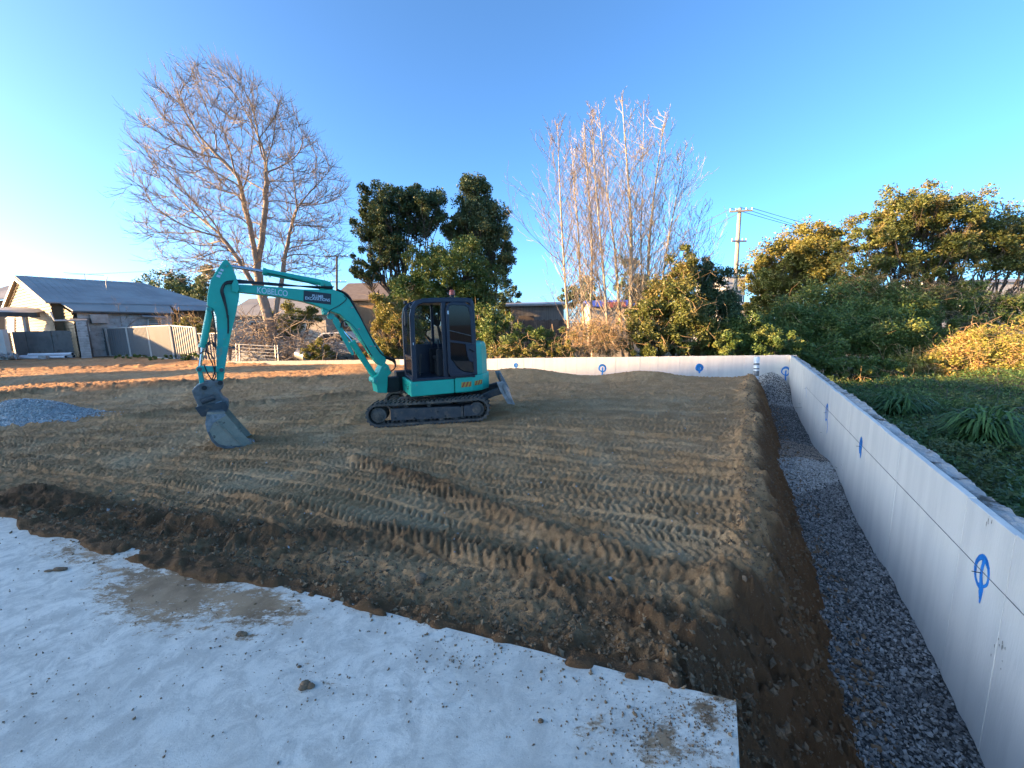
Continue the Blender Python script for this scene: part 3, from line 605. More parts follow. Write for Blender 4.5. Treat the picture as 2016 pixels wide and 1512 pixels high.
# crumbs and pebbles on the soil and on the slab
def crumbs():
    g = np.random.default_rng(9)
    n = 6000; a = 6.5 * g.random(n) ** 1.2; b = np.abs(g.normal(0, .42, n)) * np.where(g.random(n) < .12, -.35, 1)
    x = KS[0] + .25 + E1[0] * a + N1[0] * b; y = KS[1] + E1[1] * a + N1[1] * b
    n2 = 4000; t = -14.5 + 13 * g.random(n2) ** 1.3; d = .98 + g.normal(0, .30, n2)
    x = np.concatenate([x, CORNER[0] + RDIR[0] * t + RN[0] * d]); y = np.concatenate([y, CORNER[1] + RDIR[1] * t + RN[1] * d])
    k = (y > 1.0) & (x > -6); x, y = x[k], y[k]
    # height lookup on the grid of the dirt
    ly = np.log(y / .9) / math.log(31 / .9) * 699; ux = ((x - .25) / (y + .7) + 1.62) / 2.64 * 679
    iy = np.clip(np.round(ly).astype(int), 0, 699); ix = np.clip(np.round(ux).astype(int), 0, 679); z = DZ.reshape(700, 680)[iy, ix]
    on = dslab(x, y) < 0; z = np.where(on, np.maximum(z, SLAB_Z), z)
    r = .0045 + .016 * g.random(len(x)) ** 3 + .012 * (g.random(len(x)) < .02); r = np.where(on, r * .6, r)
    V, Fc = stones(np.stack([x, y, z + r * .3], 1), r, 10, .9, .25)
    tag(npmesh('soil_crumbs', V, Fc, 'clod_light'), 'loose dark soil crumbs strewn along the edge of the dirt', 'soil', kind='stuff')
    # darker clods rolling down the bank towards the drain
    n = 3200; t = -15.5 + 13.5 * g.random(n) ** 1.4; d = .45 + 1.0 * g.random(n) ** 1.2; x = CORNER[0] + RDIR[0] * t + RN[0] * d; y = CORNER[1] + RDIR[1] * t + RN[1] * d
    k = y > 1.0; x, y = x[k], y[k]; ly = np.log(y / .9) / math.log(31 / .9) * 699; ux = ((x - .25) / (y + .7) + 1.62) / 2.64 * 679
    z = DZ.reshape(700, 680)[np.clip(np.round(ly).astype(int), 0, 699), np.clip(np.round(ux).astype(int), 0, 679)]; z = np.maximum(z, gravel_z(x, y)); r = .008 + .028 * g.random(len(x)) ** 3
    V, Fc = stones(np.stack([x, y, z + r * .2], 1), r, 15, .9, .25)
    tag(npmesh('bank_clods', V, Fc, 'soil_clod'), 'dark clods rolled down the soil bank into the gravel drain', 'soil', kind='stuff')
    # slab debris
    pts = []
    for px, py, sx, sy, n in ((1330, 1440, 75, 45, 900), (1200, 1420, 60, 50, 260), (1400, 1400, 25, 25, 260), (620, 1335, 45, 25, 130), (900, 1300, 45, 18, 160), (450, 1240, 90, 35, 260), (500, 1380, 420, 70, 420), (150, 1200, 150, 80, 260), (1000, 1330, 260, 60, 330)):
        q = g.normal(0, 1, (n, 2)) * [sx, sy] + [px, py]
        for u, v in q:
            if v > 1015:
                p = onz(u, v, SLAB_Z)
                if dslab(p[0], p[1]) < -.012 and p[1] > .6: pts.append(p)
    P = np.array(pts); r = .0012 + .006 * g.random(len(P)) ** 3
    V, Fc = stones(P + np.stack([r * 0, r * 0, r * .4], 1), r, 12, .8)
    tag(npmesh('slab_debris', V, Fc, 'soil_clod'), 'fine soil crumbs and grit scattered over the concrete slab', 'soil', kind='stuff')
    # pale pebbles pressed into the tracks
    n = 420; Yp = 3 + 9 * g.random(n) ** 1.3; xp = g.uniform(-1.1, .55, n) * Yp
    k = (dright(xp, Yp) > 1.4) & (dslab(xp, Yp) > .5); xp, Yp = xp[k], Yp[k]; z = np.array([dirt_at(a, b) for a, b in zip(xp, Yp)]); r = .006 + .012 * g.random(len(xp)) ** 2
    V, Fc = stones(np.stack([xp, Yp, z + r * .3], 1), r, 13)
    tag(npmesh('pebbles', V, Fc, 'rubble'), 'pale pebbles scattered over the tracked dirt', 'pebbles', kind='stuff')
crumbs()

def clod(label, px, py, sx, sy, sz, on_slab, seed, n=3, name='soil_clod', mat='soil_clod'):
    p = onz(px, py, SLAB_Z if on_slab else .1); zz = SLAB_Z if on_slab else dirt_at(p[0], p[1])
    g = random.Random(seed); V = []; Fs = []
    for k in range(n):
        import bmesh
        bm = bmesh.new(); bmesh.ops.create_icosphere(bm, subdivisions=3, radius=1)
        o = [g.uniform(-.7, .7) * sx * (n > 1), g.uniform(-.6, .6) * sy * (n > 1)]; q = g.uniform(.5, 1.0) if k else 1.0; b = len(V); s1 = g.randint(0, 999)
        co = np.array([v.co for v in bm.verts]); nz_ = 1 + .35 * fbm(co[:, 0] + co[:, 2] * 1.7, co[:, 1] - co[:, 2], 1.6, 4, s1)
        co = co * nz_[:, None] * [sx * q, sy * q, sz * q]; co[:, 2] = np.maximum(co[:, 2], -sz * q * .45)
        for v in co: V.append((p[0] + o[0] + v[0], p[1] + o[1] + v[1], zz + sz * q * .42 + v[2]))
        Fs += [[b + v.index for v in f.verts] for f in bm.faces]; bm.free()
    return tag(npmesh(name, np.array(V), np.array(Fs), mat, smooth=False), label, 'soil clod')
clod('broken lump of dark soil in the middle of the concrete slab', 606, 1352, .026, .020, .016, True, 1, 4)
clod('long flattened dark clod on the slab beside the smeared soil', 106, 1124, .055, .022, .014, True, 2, 2)
clod('small dark clod on the slab at the edge of the smeared soil', 476, 1250, .022, .018, .014, True, 3, 2)
clod('thin reddish crumb of soil on the slab next to the broken lump', 592, 1312, .012, .008, .006, True, 4, 2)
clod('small lumps of soil lying near the end of the slab by its corner', 1064, 1422, .012, .010, .009, True, 5, 2)
clod('rounded brown clod in the loose soil above the slab edge', 824, 1160, .045, .04, .035, False, 6, 2)
clod('pale rounded stone lying on the near tread marks', 1200, 1160, .018, .016, .014, False, 7, 1, 'stone', 'rubble')
clod('tan stone half sunk in the dark drain gravel', 1684, 1300, .03, .026, .02, False, 8, 1, 'stone', 'soil_clod')
_s = bpy.data.objects['stone.001']; _p = onz(1684, 1300, -.76)
_c = np.mean([v.co for v in _s.data.vertices], axis=0)
for v in _s.data.vertices: v.co = Vector(np.array(v.co) - _c + [_p[0], _p[1], float(gravel_z(np.array([_p[0]]), np.array([_p[1]]))[0]) + .01])

# ================================================================== excavator
HC = np.array([-1.62, 9.15]); HF = np.array([-.913, -.407]); HN = np.array([.407, -.913])     # swing centre, front, side facing the door
def HP(s, t, z): p = HC + HF * s + HN * t; return np.array([p[0], p[1], z])
def z2(x, y): return 690 + x / 5.04, 560 + y / 5.04
def z1(x, y): return 360 + x / 3.6, 490 + y / 3.6
def z4(x, y): return 430 + x / 5.04, 540 + y / 5.04
F3 = np.array([HF[0], HF[1], 0]); S3 = np.array([HN[0], HN[1], 0]); U3 = np.array([0, 0, 1.0])
ex = thing('excavator', 'teal mini excavator with dark cab, standing on the tracked dirt with its bucket down', 'excavator', (HC[0], HC[1], 0.0))
def hbox(s0, s1, t0, t1, z0, z1_): return MB().obox(HP((s0 + s1) / 2, (t0 + t1) / 2, (z0 + z1_) / 2), F3 * (s1 - s0) / 2, S3 * (t1 - t0) / 2, U3 * (z1_ - z0) / 2)
def hprism(plan, z0, z1_): return MB().prism([HP(s, t, z0) for s, t in plan], (0, 0, z1_ - z0))
def hside(poly, t0, t1): return MB().prism([HP(s, t0, z) for s, z in poly], S3 * (t1 - t0))
def ribbon(path, w, t0, t1, closed=False):
    P = [np.array(q, float) for q in path]; n = len(P); L, R = [], []
    for i in range(n):
        a = P[(i - 1) % n] if (closed or i) else P[i]; b = P[(i + 1) % n] if (closed or i < n - 1) else P[i]
        d = b - a; d = d / np.linalg.norm(d); nm = np.array([-d[1], d[0]])
        L.append(P[i] + nm * w / 2); R.append(P[i] - nm * w / 2)
    mb = MB(); vs = []
    for i in range(n): vs += [HP(L[i][0], t0, L[i][1]), HP(R[i][0], t0, R[i][1]), HP(R[i][0], t1, R[i][1]), HP(L[i][0], t1, L[i][1])]
    fs = []
    for i in range(n if closed else n - 1):
        a, b = i * 4, ((i + 1) % n) * 4
        fs += [(a + k, b + k, b + (k + 1) % 4, a + (k + 1) % 4) for k in range(4)]
    if not closed: fs += [(0, 1, 2, 3), tuple((n - 1) * 4 + k for k in (3, 2, 1, 0))]
    return mb.add(vs, fs)

# --- undercarriage
TO = np.array([-1.71, 8.11, 0.0]); TD = np.array([.998, .058, .016]); TN = np.array([-.058, .998, 0.0])
def TP(s, w, z): return TO + TD * s + TN * w + U3 * z
RG = .245; LC, RC = (-1.02, .235), (1.0, .265)
def loop(r, n=14):
    out = [(LC[0] + r * math.cos(a), LC[1] + r * math.sin(a)) for a in np.linspace(math.pi * 1.5, math.pi * .5, n)]
    out += [(x, LC[1] + r + (RC[1] - LC[1]) * (x - LC[0]) / (RC[0] - LC[0]) - .012 * math.sin(math.pi * (x - LC[0]) / 2.02)) for x in np.linspace(-.9, .9, 9)]
    out += [(RC[0] + r * math.cos(a), RC[1] + r * math.sin(a)) for a in np.linspace(math.pi * .5, -math.pi * .5, n)]
    out += [(x, LC[1] - r + (RC[1] - LC[1]) * (x - LC[0]) / (RC[0] - LC[0])) for x in np.linspace(.9, -.9, 9)]
    return out
for w0, lb in ((0.0, None), (1.56, None)):
    outer, inner = loop(RG - .012), loop(RG - .052); n = len(outer); mb = MB()
    vs = []
    for i in range(n): vs += [TP(*[outer[i][0], w0, outer[i][1]]), TP(outer[i][0], w0 + .40, outer[i][1]), TP(inner[i][0], w0 + .40, inner[i][1]), TP(inner[i][0], w0, inner[i][1])]
    mb.add(vs, [(i * 4 + k, ((i + 1) % n) * 4 + k, ((i + 1) % n) * 4 + (k + 1) % 4, i * 4 + (k + 1) % 4) for i in range(n) for k in range(4)])
    O = [np.array(q) for q in outer] + [np.array(outer[0])]; cum = np.concatenate([[0], np.cumsum([np.linalg.norm(O[i + 1] - O[i]) for i in range(n)])])
    for k, q in enumerate(np.arange(0, cum[-1], .0875)):
        i = min(np.searchsorted(cum, q, 'right') - 1, n - 1); f_ = (q - cum[i]) / (cum[i + 1] - cum[i]); p = O[i] * (1 - f_) + O[i + 1] * f_; d = O[i + 1] - O[i]; d = d / np.linalg.norm(d); nm = np.array([-d[1], d[0]])
        for half in (0, 1):
            c = p + nm * .010 + d * (.0437 * half)
            mb.obox(TP(c[0], w0 + .10 + .20 * half, c[1]), TD * d[0] * .021 + U3 * d[1] * .021, TN * .095 + (TD * d[0] + U3 * d[1]) * .012, TD * nm[0] * .014 + U3 * nm[1] * .014)
        if k % 1 == 0:   # guide lugs inside
            c = p - nm * .052; mb.obox(TP(c[0], w0 + .2, c[1]), TD * d[0] * .02 + U3 * d[1] * .02, TN * .07, TD * nm[0] * .025 + U3 * nm[1] * .025)
    tr = mb.build('rubber_track', 'track', ex)
    def wheel(c, r, name, mat, wd=.30, n=28):
        m_ = MB(); m_.tube([TP(c[0], w0 + .2 - wd / 2, c[1]), TP(c[0], w0 + .2 + wd / 2, c[1])], r, n)
        m_.tube([TP(c[0], w0 + .2 - wd / 2 - .025, c[1]), TP(c[0], w0 + .2 - wd / 2, c[1])], [r * .55, r * .82], n); m_.tube([TP(c[0], w0 + .2 - wd / 2 - .04, c[1]), TP(c[0], w0 + .2 - wd / 2 - .025, c[1])], r * .25, 12)
        return m_.build(name, mat, tr)
    wheel((LC[0], LC[1]), .155, 'idler_wheel', 'track'); wheel((RC[0] - .02, RC[1]), .15, 'sprocket', 'track')
    m_ = MB()   # side beam of the track frame, its final-drive cover and bolts
    m_.prism([TP(s, w0 + .045, z) for s, z in ((-.78, .10), (-.78, .345), (-.70, .36), (.62, .335), (.68, .30), (.68, .13), (.6, .105))], TN * .30)
    m_.build('track_frame', 'frame', tr, bevel=.012)
    MB().prism([TP(s, w0 + .03, z) for s, z in ((.71, .12), (.71, .335), (.78, .355), (1.02, .35), (1.07, .30), (1.07, .19), (1.0, .13))], TN * .28).build('final_drive_cover', 'frame', tr, bevel=.015)
    MB().prism([TP(s, w0 + .035, z) for s, z in ((.655, .10), (.655, .34), (.70, .34), (.70, .10))], TN * .3).build('bracket', 'track', tr, bevel=.006)
    for s in (-.55, -.15, .25, .55): wheel((s, .085), .062, 'bottom_roller', 'track', .24, 14)
    for s, z in ((-.66, .30), (-.2, .29), (.3, .285)): wheel((s + .2, .385), .045, 'carrier_roller', 'track', .2, 12) if s < .2 else None
    for s, z in ((-.68, .16), (-.3, .14), (.05, .14), (.33, .15), (.18, .255)):
        MB().tube([TP(s, w0 + .03, z), TP(s, w0 + .05, z)], .018, 8).build('bolt', 'black', tr)
mb = MB(); mb.obox(TP(0, .98, .36), TD * .42, TN * .62, U3 * .10); mb.obox(TP(-.3, .98, .34), TD * .5, TN * .22, U3 * .07)
mb.build('undercarriage', 'frame', ex, bevel=.02)
MB().tube([HP(0, 0, .44), HP(0, 0, .60)], .46, 36).build('swing_bearing', 'black', ex)
# dozer blade behind
bl = MB(); prof = [(.00, .03), (-.035, .12), (-.05, .24), (-.04, .36), (.0, .44), (.035, .44), (-.005, .36), (-.015, .24), (0, .12), (.035, .03)]
def TB(a_, w, z): return TP(1.60 + a_ + .46 * (.25 - z), w, z + .33)        # blade raised and tipped back
bl.prism([TB(a_, 0, z) for a_, z in prof], TN * 1.96)
blade = bl.build('dozer_blade', 'steel', ex, bevel=.004)
MB().prism([TB(a_, .01, z) for a_, z in ((.004, .0), (-.01, .13), (.016, .13), (.042, .0))], TN * 1.94).build('cutting_edge', 'edge', blade)
for w in (.012, 1.948): MB().prism([TB(a_, w - .012, z) for a_, z in ((-.09, .02), (-.11, .30), (-.09, .49), (.045, .49), (.055, .0))], TN * .024).build('blade_end_plate', 'edge', blade, bevel=.004)
for w in (.55, 1.41): MB().prism([TP(q, w - .05, z) for q, z in ((.55, .20), (.55, .36), (1.0, .46), (1.40, .60), (1.56, .62), (1.56, .48), (1.42, .45), (.95, .30))], TN * .10).build('blade_arm', 'frame', ex, bevel=.01)
MB().tube([TP(.75, .98, .47), TP(1.2, .98, .60)], .05, 14).tube([TP(1.2, .98, .60), TP(1.53, .98, .68)], .026, 10).build('blade_cylinder', 'frame', ex)

# --- upper structure
pl_front = [(.84, .93), (-.053, .93), (-.053, -.93), (.60, -.93), (.84, -.75)]
hprism(pl_front, .605, .905).build('lower_panel', 'teal', ex, bevel=.02)
cw = [(-.067, .93), (-.45, .93), (-.72, .83), (-.93, .62), (-1.05, .33), (-1.08, 0), (-1.05, -.33), (-.93, -.62), (-.72, -.83), (-.45, -.93), (-.067, -.93)]
hprism(cw, .60, .955).build('counterweight', 'teal', ex, bevel=.03)
hd = [(-.555, .90), (-.72, .80), (-.90, .60), (-1.01, .33), (-1.04, 0), (-1.01, -.33), (-.90, -.60), (-.72, -.80), (-.555, -.90)]
mb = MB(); hprism_pts = lambda pl, z: [HP(s, t, z) for s, t in pl]
lv = [(0.958, 1.0), (1.40, .99), (1.55, .96), (1.63, .88)]; rings = []
for z, k in lv: rings.append([HP(-.555 + (s + .555) * k, t * (1 - (1 - k) * .35), z) for s, t in hd])
nh = len(hd); mb.add([q for r in rings for q in r], [(i * nh + j, i * nh + (j + 1) % nh, (i + 1) * nh + (j + 1) % nh, (i + 1) * nh + j) for i in range(len(rings) - 1) for j in range(nh)] + [tuple((len(rings) - 1) * nh + j for j in range(nh))])
mb.build('engine_hood', 'teal', ex, bevel=.02)
hbox(-.54, .45, -.92, -.06, .91, 1.28).build('tank_cover', 'teal', ex, bevel=.04)
hbox(.30, .96, -.40, -.07, .60, 1.02).build('boom_mount', 'black', ex, bevel=.02)
for a, b in ((655, 1000), (967, 972)):
    P = onplane(*z2(a, b), HP(0, .93, 0), S3); MB().tube([P - S3 * .01, P + S3 * .006], .020, 14).tube([P + S3 * .006, P + S3 * .010], .010, 6).build('panel_bolt', 'teal_worn', ex)
for k, (a, b) in enumerate(((553, 1000), (572, 1015), (571, 1035))):
    P = onplane(*z2(a, b), HP(.84, 0, 0), F3); MB().obox(P + F3 * .001, F3 * .004, S3 * .035, U3 * .018).build('vent_slot', 'black', ex)
# hazard plates
def hazard(p00, p10, p01, nrm):
    p00, p10, p01 = (np.asarray(q, float) for q in (p00, p10, p01)); ax = p10 - p00; ay = p01 - p00
    t = MB().obox(p00 + ax / 2 + ay / 2, ax / 2, ay / 2, nrm * .002).build('hazard_plate', 'yellow', ex)
    for k in range(3):
        u = .02 + k * .36
        MB().add([p00 + ax * np.clip(u, 0, 1) + nrm * .0035, p00 + ax * np.clip(u + .18, 0, 1) + nrm * .0035, p00 + ax * np.clip(u + .36, 0, 1) + ay + nrm * .0035, p00 + ax * np.clip(u + .18, 0, 1) + ay + nrm * .0035], [(0, 1, 2, 3)]).build('stripe', 'red', t)
A_, B_, C_ = (onplane(*z2(*q), HP(0, .935, 0), S3) for q in ((1100, 1022), (1197, 1012), (1103, 972)))
hazard(A_, B_, C_, S3)
fa_, fb_ = HP(-.45, .93, 0), HP(-.72, .83, 0); fd = (fb_ - fa_) / np.linalg.norm(fb_ - fa_); fn = np.array([-fd[1], fd[0], 0]); fn = fn if fn @ S3 > 0 else -fn
A_, B_, C_ = (onplane(*z2(*q), fa_ + fn * .006, fn) for q in ((1232, 1002), (1306, 985), (1234, 958)))
hazard(A_, B_, C_, fn)
P = onplane(*z2(1275, 715), HP(-.9, .5, 0), (S3 * .7 - F3 * .7)); 

# --- cab
cab = hbox(-.52, .80, -.03, .93, .905, .965).build('cab_floor', 'navy', ex, bevel=.01)
path = [(.742, .95), (.742, 1.6), (.735, 2.18), (.70, 2.36), (.62, 2.45), (.50, 2.485), (0, 2.50), (-.40, 2.50), (-.475, 2.47), (-.505, 2.38), (-.515, 1.7), (-.525, .95)]
ribbon(path, .095, .855, .93).build('cab_frame', 'navy', cab, bevel=.018)
ribbon(path, .095, -.03, .045).build('cab_frame', 'navy', cab, bevel=.018)
hside([(.58, 2.475), (.50, 2.525), (.30, 2.545), (-.40, 2.55), (-.50, 2.53), (-.545, 2.45), (-.45, 2.455), (.48, 2.45)], -.02, .92).build('cab_roof', 'navy', ex, bevel=.015)
hbox(.055, .155, .86, .928, .96, 2.46).build('door_pillar', 'navy', cab, bevel=.012)
hbox(.10, .16, -.02, .03, 1.55, 2.46).build('window_pillar', 'navy', cab, bevel=.008)
hbox(-.54, -.47, .05, .85, .96, 1.66).build('rear_panel', 'navy', cab, bevel=.01)
hbox(-.47, .70, -.025, .02, .96, 1.60).build('side_panel', 'navy', cab, bevel=.008)
hbox(.735, .775, .05, .85, 1.36, 1.40).build('front_rail', 'navy', cab)
hbox(.725, .775, .05, .85, .965, 1.02).build('front_sill', 'navy', cab)
hbox(.765, .772, .04, .86, 1.02, 2.33).build('windscreen', 'clear', cab)
hbox(-.512, -.506, .05, .85, 1.66, 2.42).build('rear_window', 'clear', cab)
hbox(-.46, .70, .0, .006, 1.60, 2.44).build('side_window', 'clear', cab)
# the door, latched open against the cab's rear side
dpath = [(.045, 1.20), (.045, 2.33), (.02, 2.405), (-.06, 2.43), (-.33, 2.42), (-.42, 2.36), (-.455, 2.22), (-.475, 1.55), (-.495, 1.0), (-.20, .985), (.02, .99)]
dpath += [(.045, 1.05)]
door = ribbon(dpath, .06, .965, .995, closed=True).build('door', 'navy', ex, bevel=.008)
hside([(.03, 1.665), (-.46, 1.585), (-.46, 1.63), (.03, 1.71)], .966, 1.0).build('door_rail', 'navy', door, bevel=.006)
hside([(.02, 1.71), (.02, 2.32), (0, 2.38), (-.06, 2.405), (-.33, 2.395), (-.41, 2.34), (-.43, 2.21), (-.45, 1.63)], .976, .982).build('door_glass', 'tint', door)
hside([(.02, 1.34), (.02, 1.67), (-.455, 1.59), (-.475, 1.02), (-.25, 1.06), (-.12, 1.16)], .976, .982).build('door_glass', 'tint', door)
hside([(.03, 1.0), (.03, 1.33), (-.02, 1.28), (-.12, 1.13), (-.25, 1.045), (-.48, 1.0)], .972, .986).build('door_panel', 'navy', door, bevel=.004)
hside([(-.30, 1.62), (-.33, 1.38), (-.37, 1.26), (-.45, 1.22), (-.47, 1.58)], .984, 1.010).build('door_lock_cover', 'navy', door, bevel=.012)
MB().tube(polyf([HP(-.38, 1.0, 1.5), HP(-.40, 1.05, 1.5), HP(-.45, 1.05, 1.47), HP(-.46, 1.0, 1.45)]), .013, 8).build('door_handle', 'black', door)
MB().tube([HP(.03, 1.0, 1.90), HP(-.43, 1.0, 1.78)], .008, 6).build('door_grip', 'steel', door)
for z in (1.1, 2.28): MB().tube([HP(.05, .965, z - .04), HP(.05, .965, z + .04)], .022, 8).build('hinge', 'black', door)
hbox(.02, .05, .996, 1.0, 2.22, 2.29).build('sticker', 'white_decal', door)
# seat, consoles and levers
st = MB().prism([HP(s, .26, z) for s, z in ((.22, 1.28), (.24, 1.36), (-.10, 1.38), (-.22, 1.40), (-.22, 1.27))], S3 * .46).build('seat', 'seat', ex, bevel=.03)
MB().prism([HP(s, .28, z) for s, z in ((-.09, 1.36), (-.13, 1.9), (-.17, 2.0), (-.25, 1.98), (-.22, 1.36))], S3 * .42).build('backrest', 'seat', st, bevel=.04)
hbox(-.2, .2, .3, .68, .965, 1.27).build('seat_base', 'seat', st, bevel=.02)
for t in (.12, .74):
    c_ = hbox(-.12, .26, t, t + .12, .965, 1.52).build('console', 'seat', ex, bevel=.03)
    MB().tube(polyf([HP(.2, t + .06, 1.5), HP(.22, t + .06, 1.62), HP(.21, t + .06, 1.72)]), [.010, .011, .012, .012, .013, .014, .018, .022, .018], 8).build('joystick', 'black', c_)
for t in (.40, .52): MB().tube([HP(.55, t, .965), HP(.52, t, 1.35), HP(.50, t, 1.42)], .010, 6).build('travel_lever', 'black', ex)
hbox(.12, .17, .80, .84, 1.06, 1.28).build('reflector_tag', 'white_decal', ex, bevel=.005)
hbox(.735, .748, .931, .934, 1.63, 1.68).build('sticker', 'white_decal', cab)
# mirror, lamps, beacon, aerial
P = onplane(*z2(560, 335), HP(.86, 0, 0), F3); mi = MB()
rr = [P + S3 * (.07 * math.copysign(abs(math.cos(a)) ** .7, math.cos(a))) + U3 * (.15 * math.copysign(abs(math.sin(a)) ** .8, math.sin(a))) for a in np.linspace(0, 2 * math.pi, 24, endpoint=False)]
mi.prism(rr, F3 * .05).build('mirror', 'black', ex, bevel=.012)
MB().tube(polyf([HP(.75, .90, 2.34), HP(.84, .93, 2.36), P + U3 * .12 + F3 * .02]), .010, 6).build('mirror_arm', 'black', ex)
P = onplane(*z2(545, 180), HP(.68, 0, 0), F3); MB().obox(P, F3 * .035, S3 * .05, U3 * .04).build('work_lamp', 'black', ex, bevel=.01)
P = onplane(*z2(600, 215), HP(.70, 0, 0), F3); MB().obox(P, F3 * .03, S3 * .04, U3 * .035).build('work_lamp', 'black', ex, bevel=.01)
B0 = HP(-.22, .45, 2.55)
bc = MB().tube([B0 + U3 * .09, B0 + U3 * .15, B0 + U3 * .185, B0 + U3 * .195], [.062, .058, .045, .02], 18).build('beacon', 'beacon', ex, smooth=False)
MB().tube([B0 - U3 * .01, B0 + U3 * .05], .035, 10).tube([B0 + U3 * .05, B0 + U3 * .09], .05, 14).build('beacon_base', 'black', bc)
MB().tube([B0 + F3 * .22 + U3 * .02, B0 + U3 * .035, B0 - F3 * .22 + U3 * .02], .012, 6).build('beacon_bracket', 'black', bc)
MB().tube([B0 + F3 * .10, B0 + F3 * .10 + U3 * .42], .004, 5).build('aerial', 'black', ex)

# --- boom, arm and bucket, all in the plane the boom swings in
BA = math.radians(34); BD = np.array([-math.cos(BA), -math.sin(BA), 0]); BNN = np.array([-BD[1], BD[0], 0])
FOOT = np.array([*(HC + HF * 1.15), 0.0])
def BP(px, w=0.0): return onplane(px[0], px[1], FOOT + BNN * w, BNN)
def bprism(pts, w0, w1): return MB().prism([BP(q, w1) for q in pts], -BNN * (w1 - w0))
bm_pts = [z4(*q) for q in ((158, 128), (185, 98), (400, 112), (840, 150), (1010, 152), (1140, 150), (1235, 188), (1300, 250), (1390, 400), (1560, 680), (1640, 790), (1668, 850), (1650, 905), (1600, 905), (1560, 860), (1480, 745), (1310, 500), (1210, 400), (1110, 365), (1030, 335), (960, 305), (840, 270), (540, 215), (205, 178), (168, 162))]
boom = bprism(bm_pts, -.11, .11).build('boom', 'teal', ex, bevel=.012)
bprism([z4(*q) for q in ((1008, 152), (1012, 70), (1050, 55), (1110, 75), (1135, 120), (1140, 150))], -.07, .07).build('cylinder_bracket', 'teal', boom, bevel=.01)
bprism([z4(*q) for q in ((1030, 335), (1045, 400), (1075, 405), (1090, 375), (1130, 370))], -.09, .09).build('cylinder_bracket', 'teal', boom, bevel=.008)
def pin(px, r, w, mat='teal_worn', parent=None):
    p = BP(px, w); MB().tube([p - BNN * (2 * w), p + BNN * .012], r, 16).tube([p + BNN * .012, p + BNN * .02], r * .5, 8).build('pin', mat, parent or boom)
pin(z4(233, 130), .035, .125); pin(z4(1065, 100), .03, .09); pin(z4(1066, 382), .028, .10)
def ram(a, b, c, rb, rr_, name):
    """cylinder: barrel from a to b, rod from b to c (pixels)"""
    A, B, C = BP(a), BP(b), BP(c); d = (B - A) / np.linalg.norm(B - A)
    o = MB().tube([A - d * .03, B - d * .05], rb, 18).tube([B - d * .05, B], rb * 1.18, 18).build(name, 'teal', ex, smooth=False)
    MB().tube([B - d * .02, C], rr_, 14).build('rod', 'chrome', o); MB().tube([C - BNN * .05, C + BNN * .05], rr_ * 1.9, 12).build('rod_eye', 'teal_worn', o)
    MB().tube([A - BNN * .06, A + BNN * .06], rb * .9, 12).build('clevis', 'teal_worn', o); return o
ac = ram(z1(1010, 245), z1(566, 160), z1(312, 118), .058, .030, 'arm_cylinder')
MB().tube(polyf([BP(z1(600, 172), .06), BP(z1(760, 205), .075), BP(z1(960, 262), .07)]), .008, 6).build('hose', 'black', ac)
bcy = ram(z1(1385, 945), z1(1195, 655), z1(1048, 478), .062, .034, 'boom_cylinder')
bprism([z1(*q) for q in ((1080, 478), (1105, 500), (1215, 745), (1200, 755), (1175, 720), (1060, 510))], .05, .065).build('rod_guard', 'teal', bcy, bevel=.004)
# swing bracket at the foot
sb = bprism([z2(*q) for q in ((318, 800), (345, 780), (378, 800), (408, 880), (372, 915), (366, 1080), (272, 1075), (258, 1000), (222, 955), (228, 930), (272, 895))], -.17, .17).build('swing_bracket', 'teal', ex, bevel=.012)
pin(z2(250, 962), .045, .18, 'teal_worn', sb); pin(z2(352, 835), .035, .18, 'teal_worn', sb)
MB().obox(BP(z2(410, 990)), BD * .14, BNN * .12, U3 * .16).build('swing_post', 'black', ex, bevel=.02)
# arm
arm_pts = [z1(*q) for q in ((300, 75), (318, 80), (342, 112), (378, 195), (386, 235), (402, 300), (398, 350), (372, 480), (342, 600), (312, 760), (297, 850), (290, 925), (262, 948), (238, 930), (236, 840), (243, 600), (236, 480), (215, 428), (172, 402), (170, 370), (178, 300), (196, 222), (240, 150), (285, 85))]
arm = bprism(arm_pts, -.085, .085).build('arm', 'teal', ex, bevel=.012)
for side in (-.135, .117): bprism([z1(*q) for q in ((372, 200), (345, 255), (352, 300), (385, 310), (400, 290), (392, 235))], side, side + .018).build('pivot_cheek', 'teal', arm, bevel=.004)
bprism([z1(*q) for q in ((248, 568), (318, 566), (322, 590), (300, 640), (276, 700), (250, 660))], .0855, .092).build('wear_plate', 'teal_worn', arm)
bprism([z1(*q) for q in ((236, 690), (322, 690), (300, 840), (240, 840))], -.09, .09).build('lower_arm', 'teal_worn', arm, bevel=.01)
pin(z1(308, 118), .026, .10, 'teal_worn', arm); pin(z1(192, 428), .026, .10, 'teal_worn', arm)
kc = ram(z1(192, 430), z1(140, 700), z1(118, 850), .052, .026, 'bucket_cylinder')
lk = bprism([z1(*q) for q in ((95, 838), (118, 832), (285, 838), (297, 856), (285, 876), (120, 872), (95, 866))], -.11, .11).build('bucket_link', 'teal_worn', ex, bevel=.012)
pin(z1(118, 853), .034, .125, 'steel', lk); pin(z1(275, 858), .032, .125, 'steel', lk)
bprism([z1(*q) for q in ((105, 870), (135, 868), (155, 955), (148, 985), (118, 965))], -.08, .08).build('side_link', 'teal_worn', lk, bevel=.01)
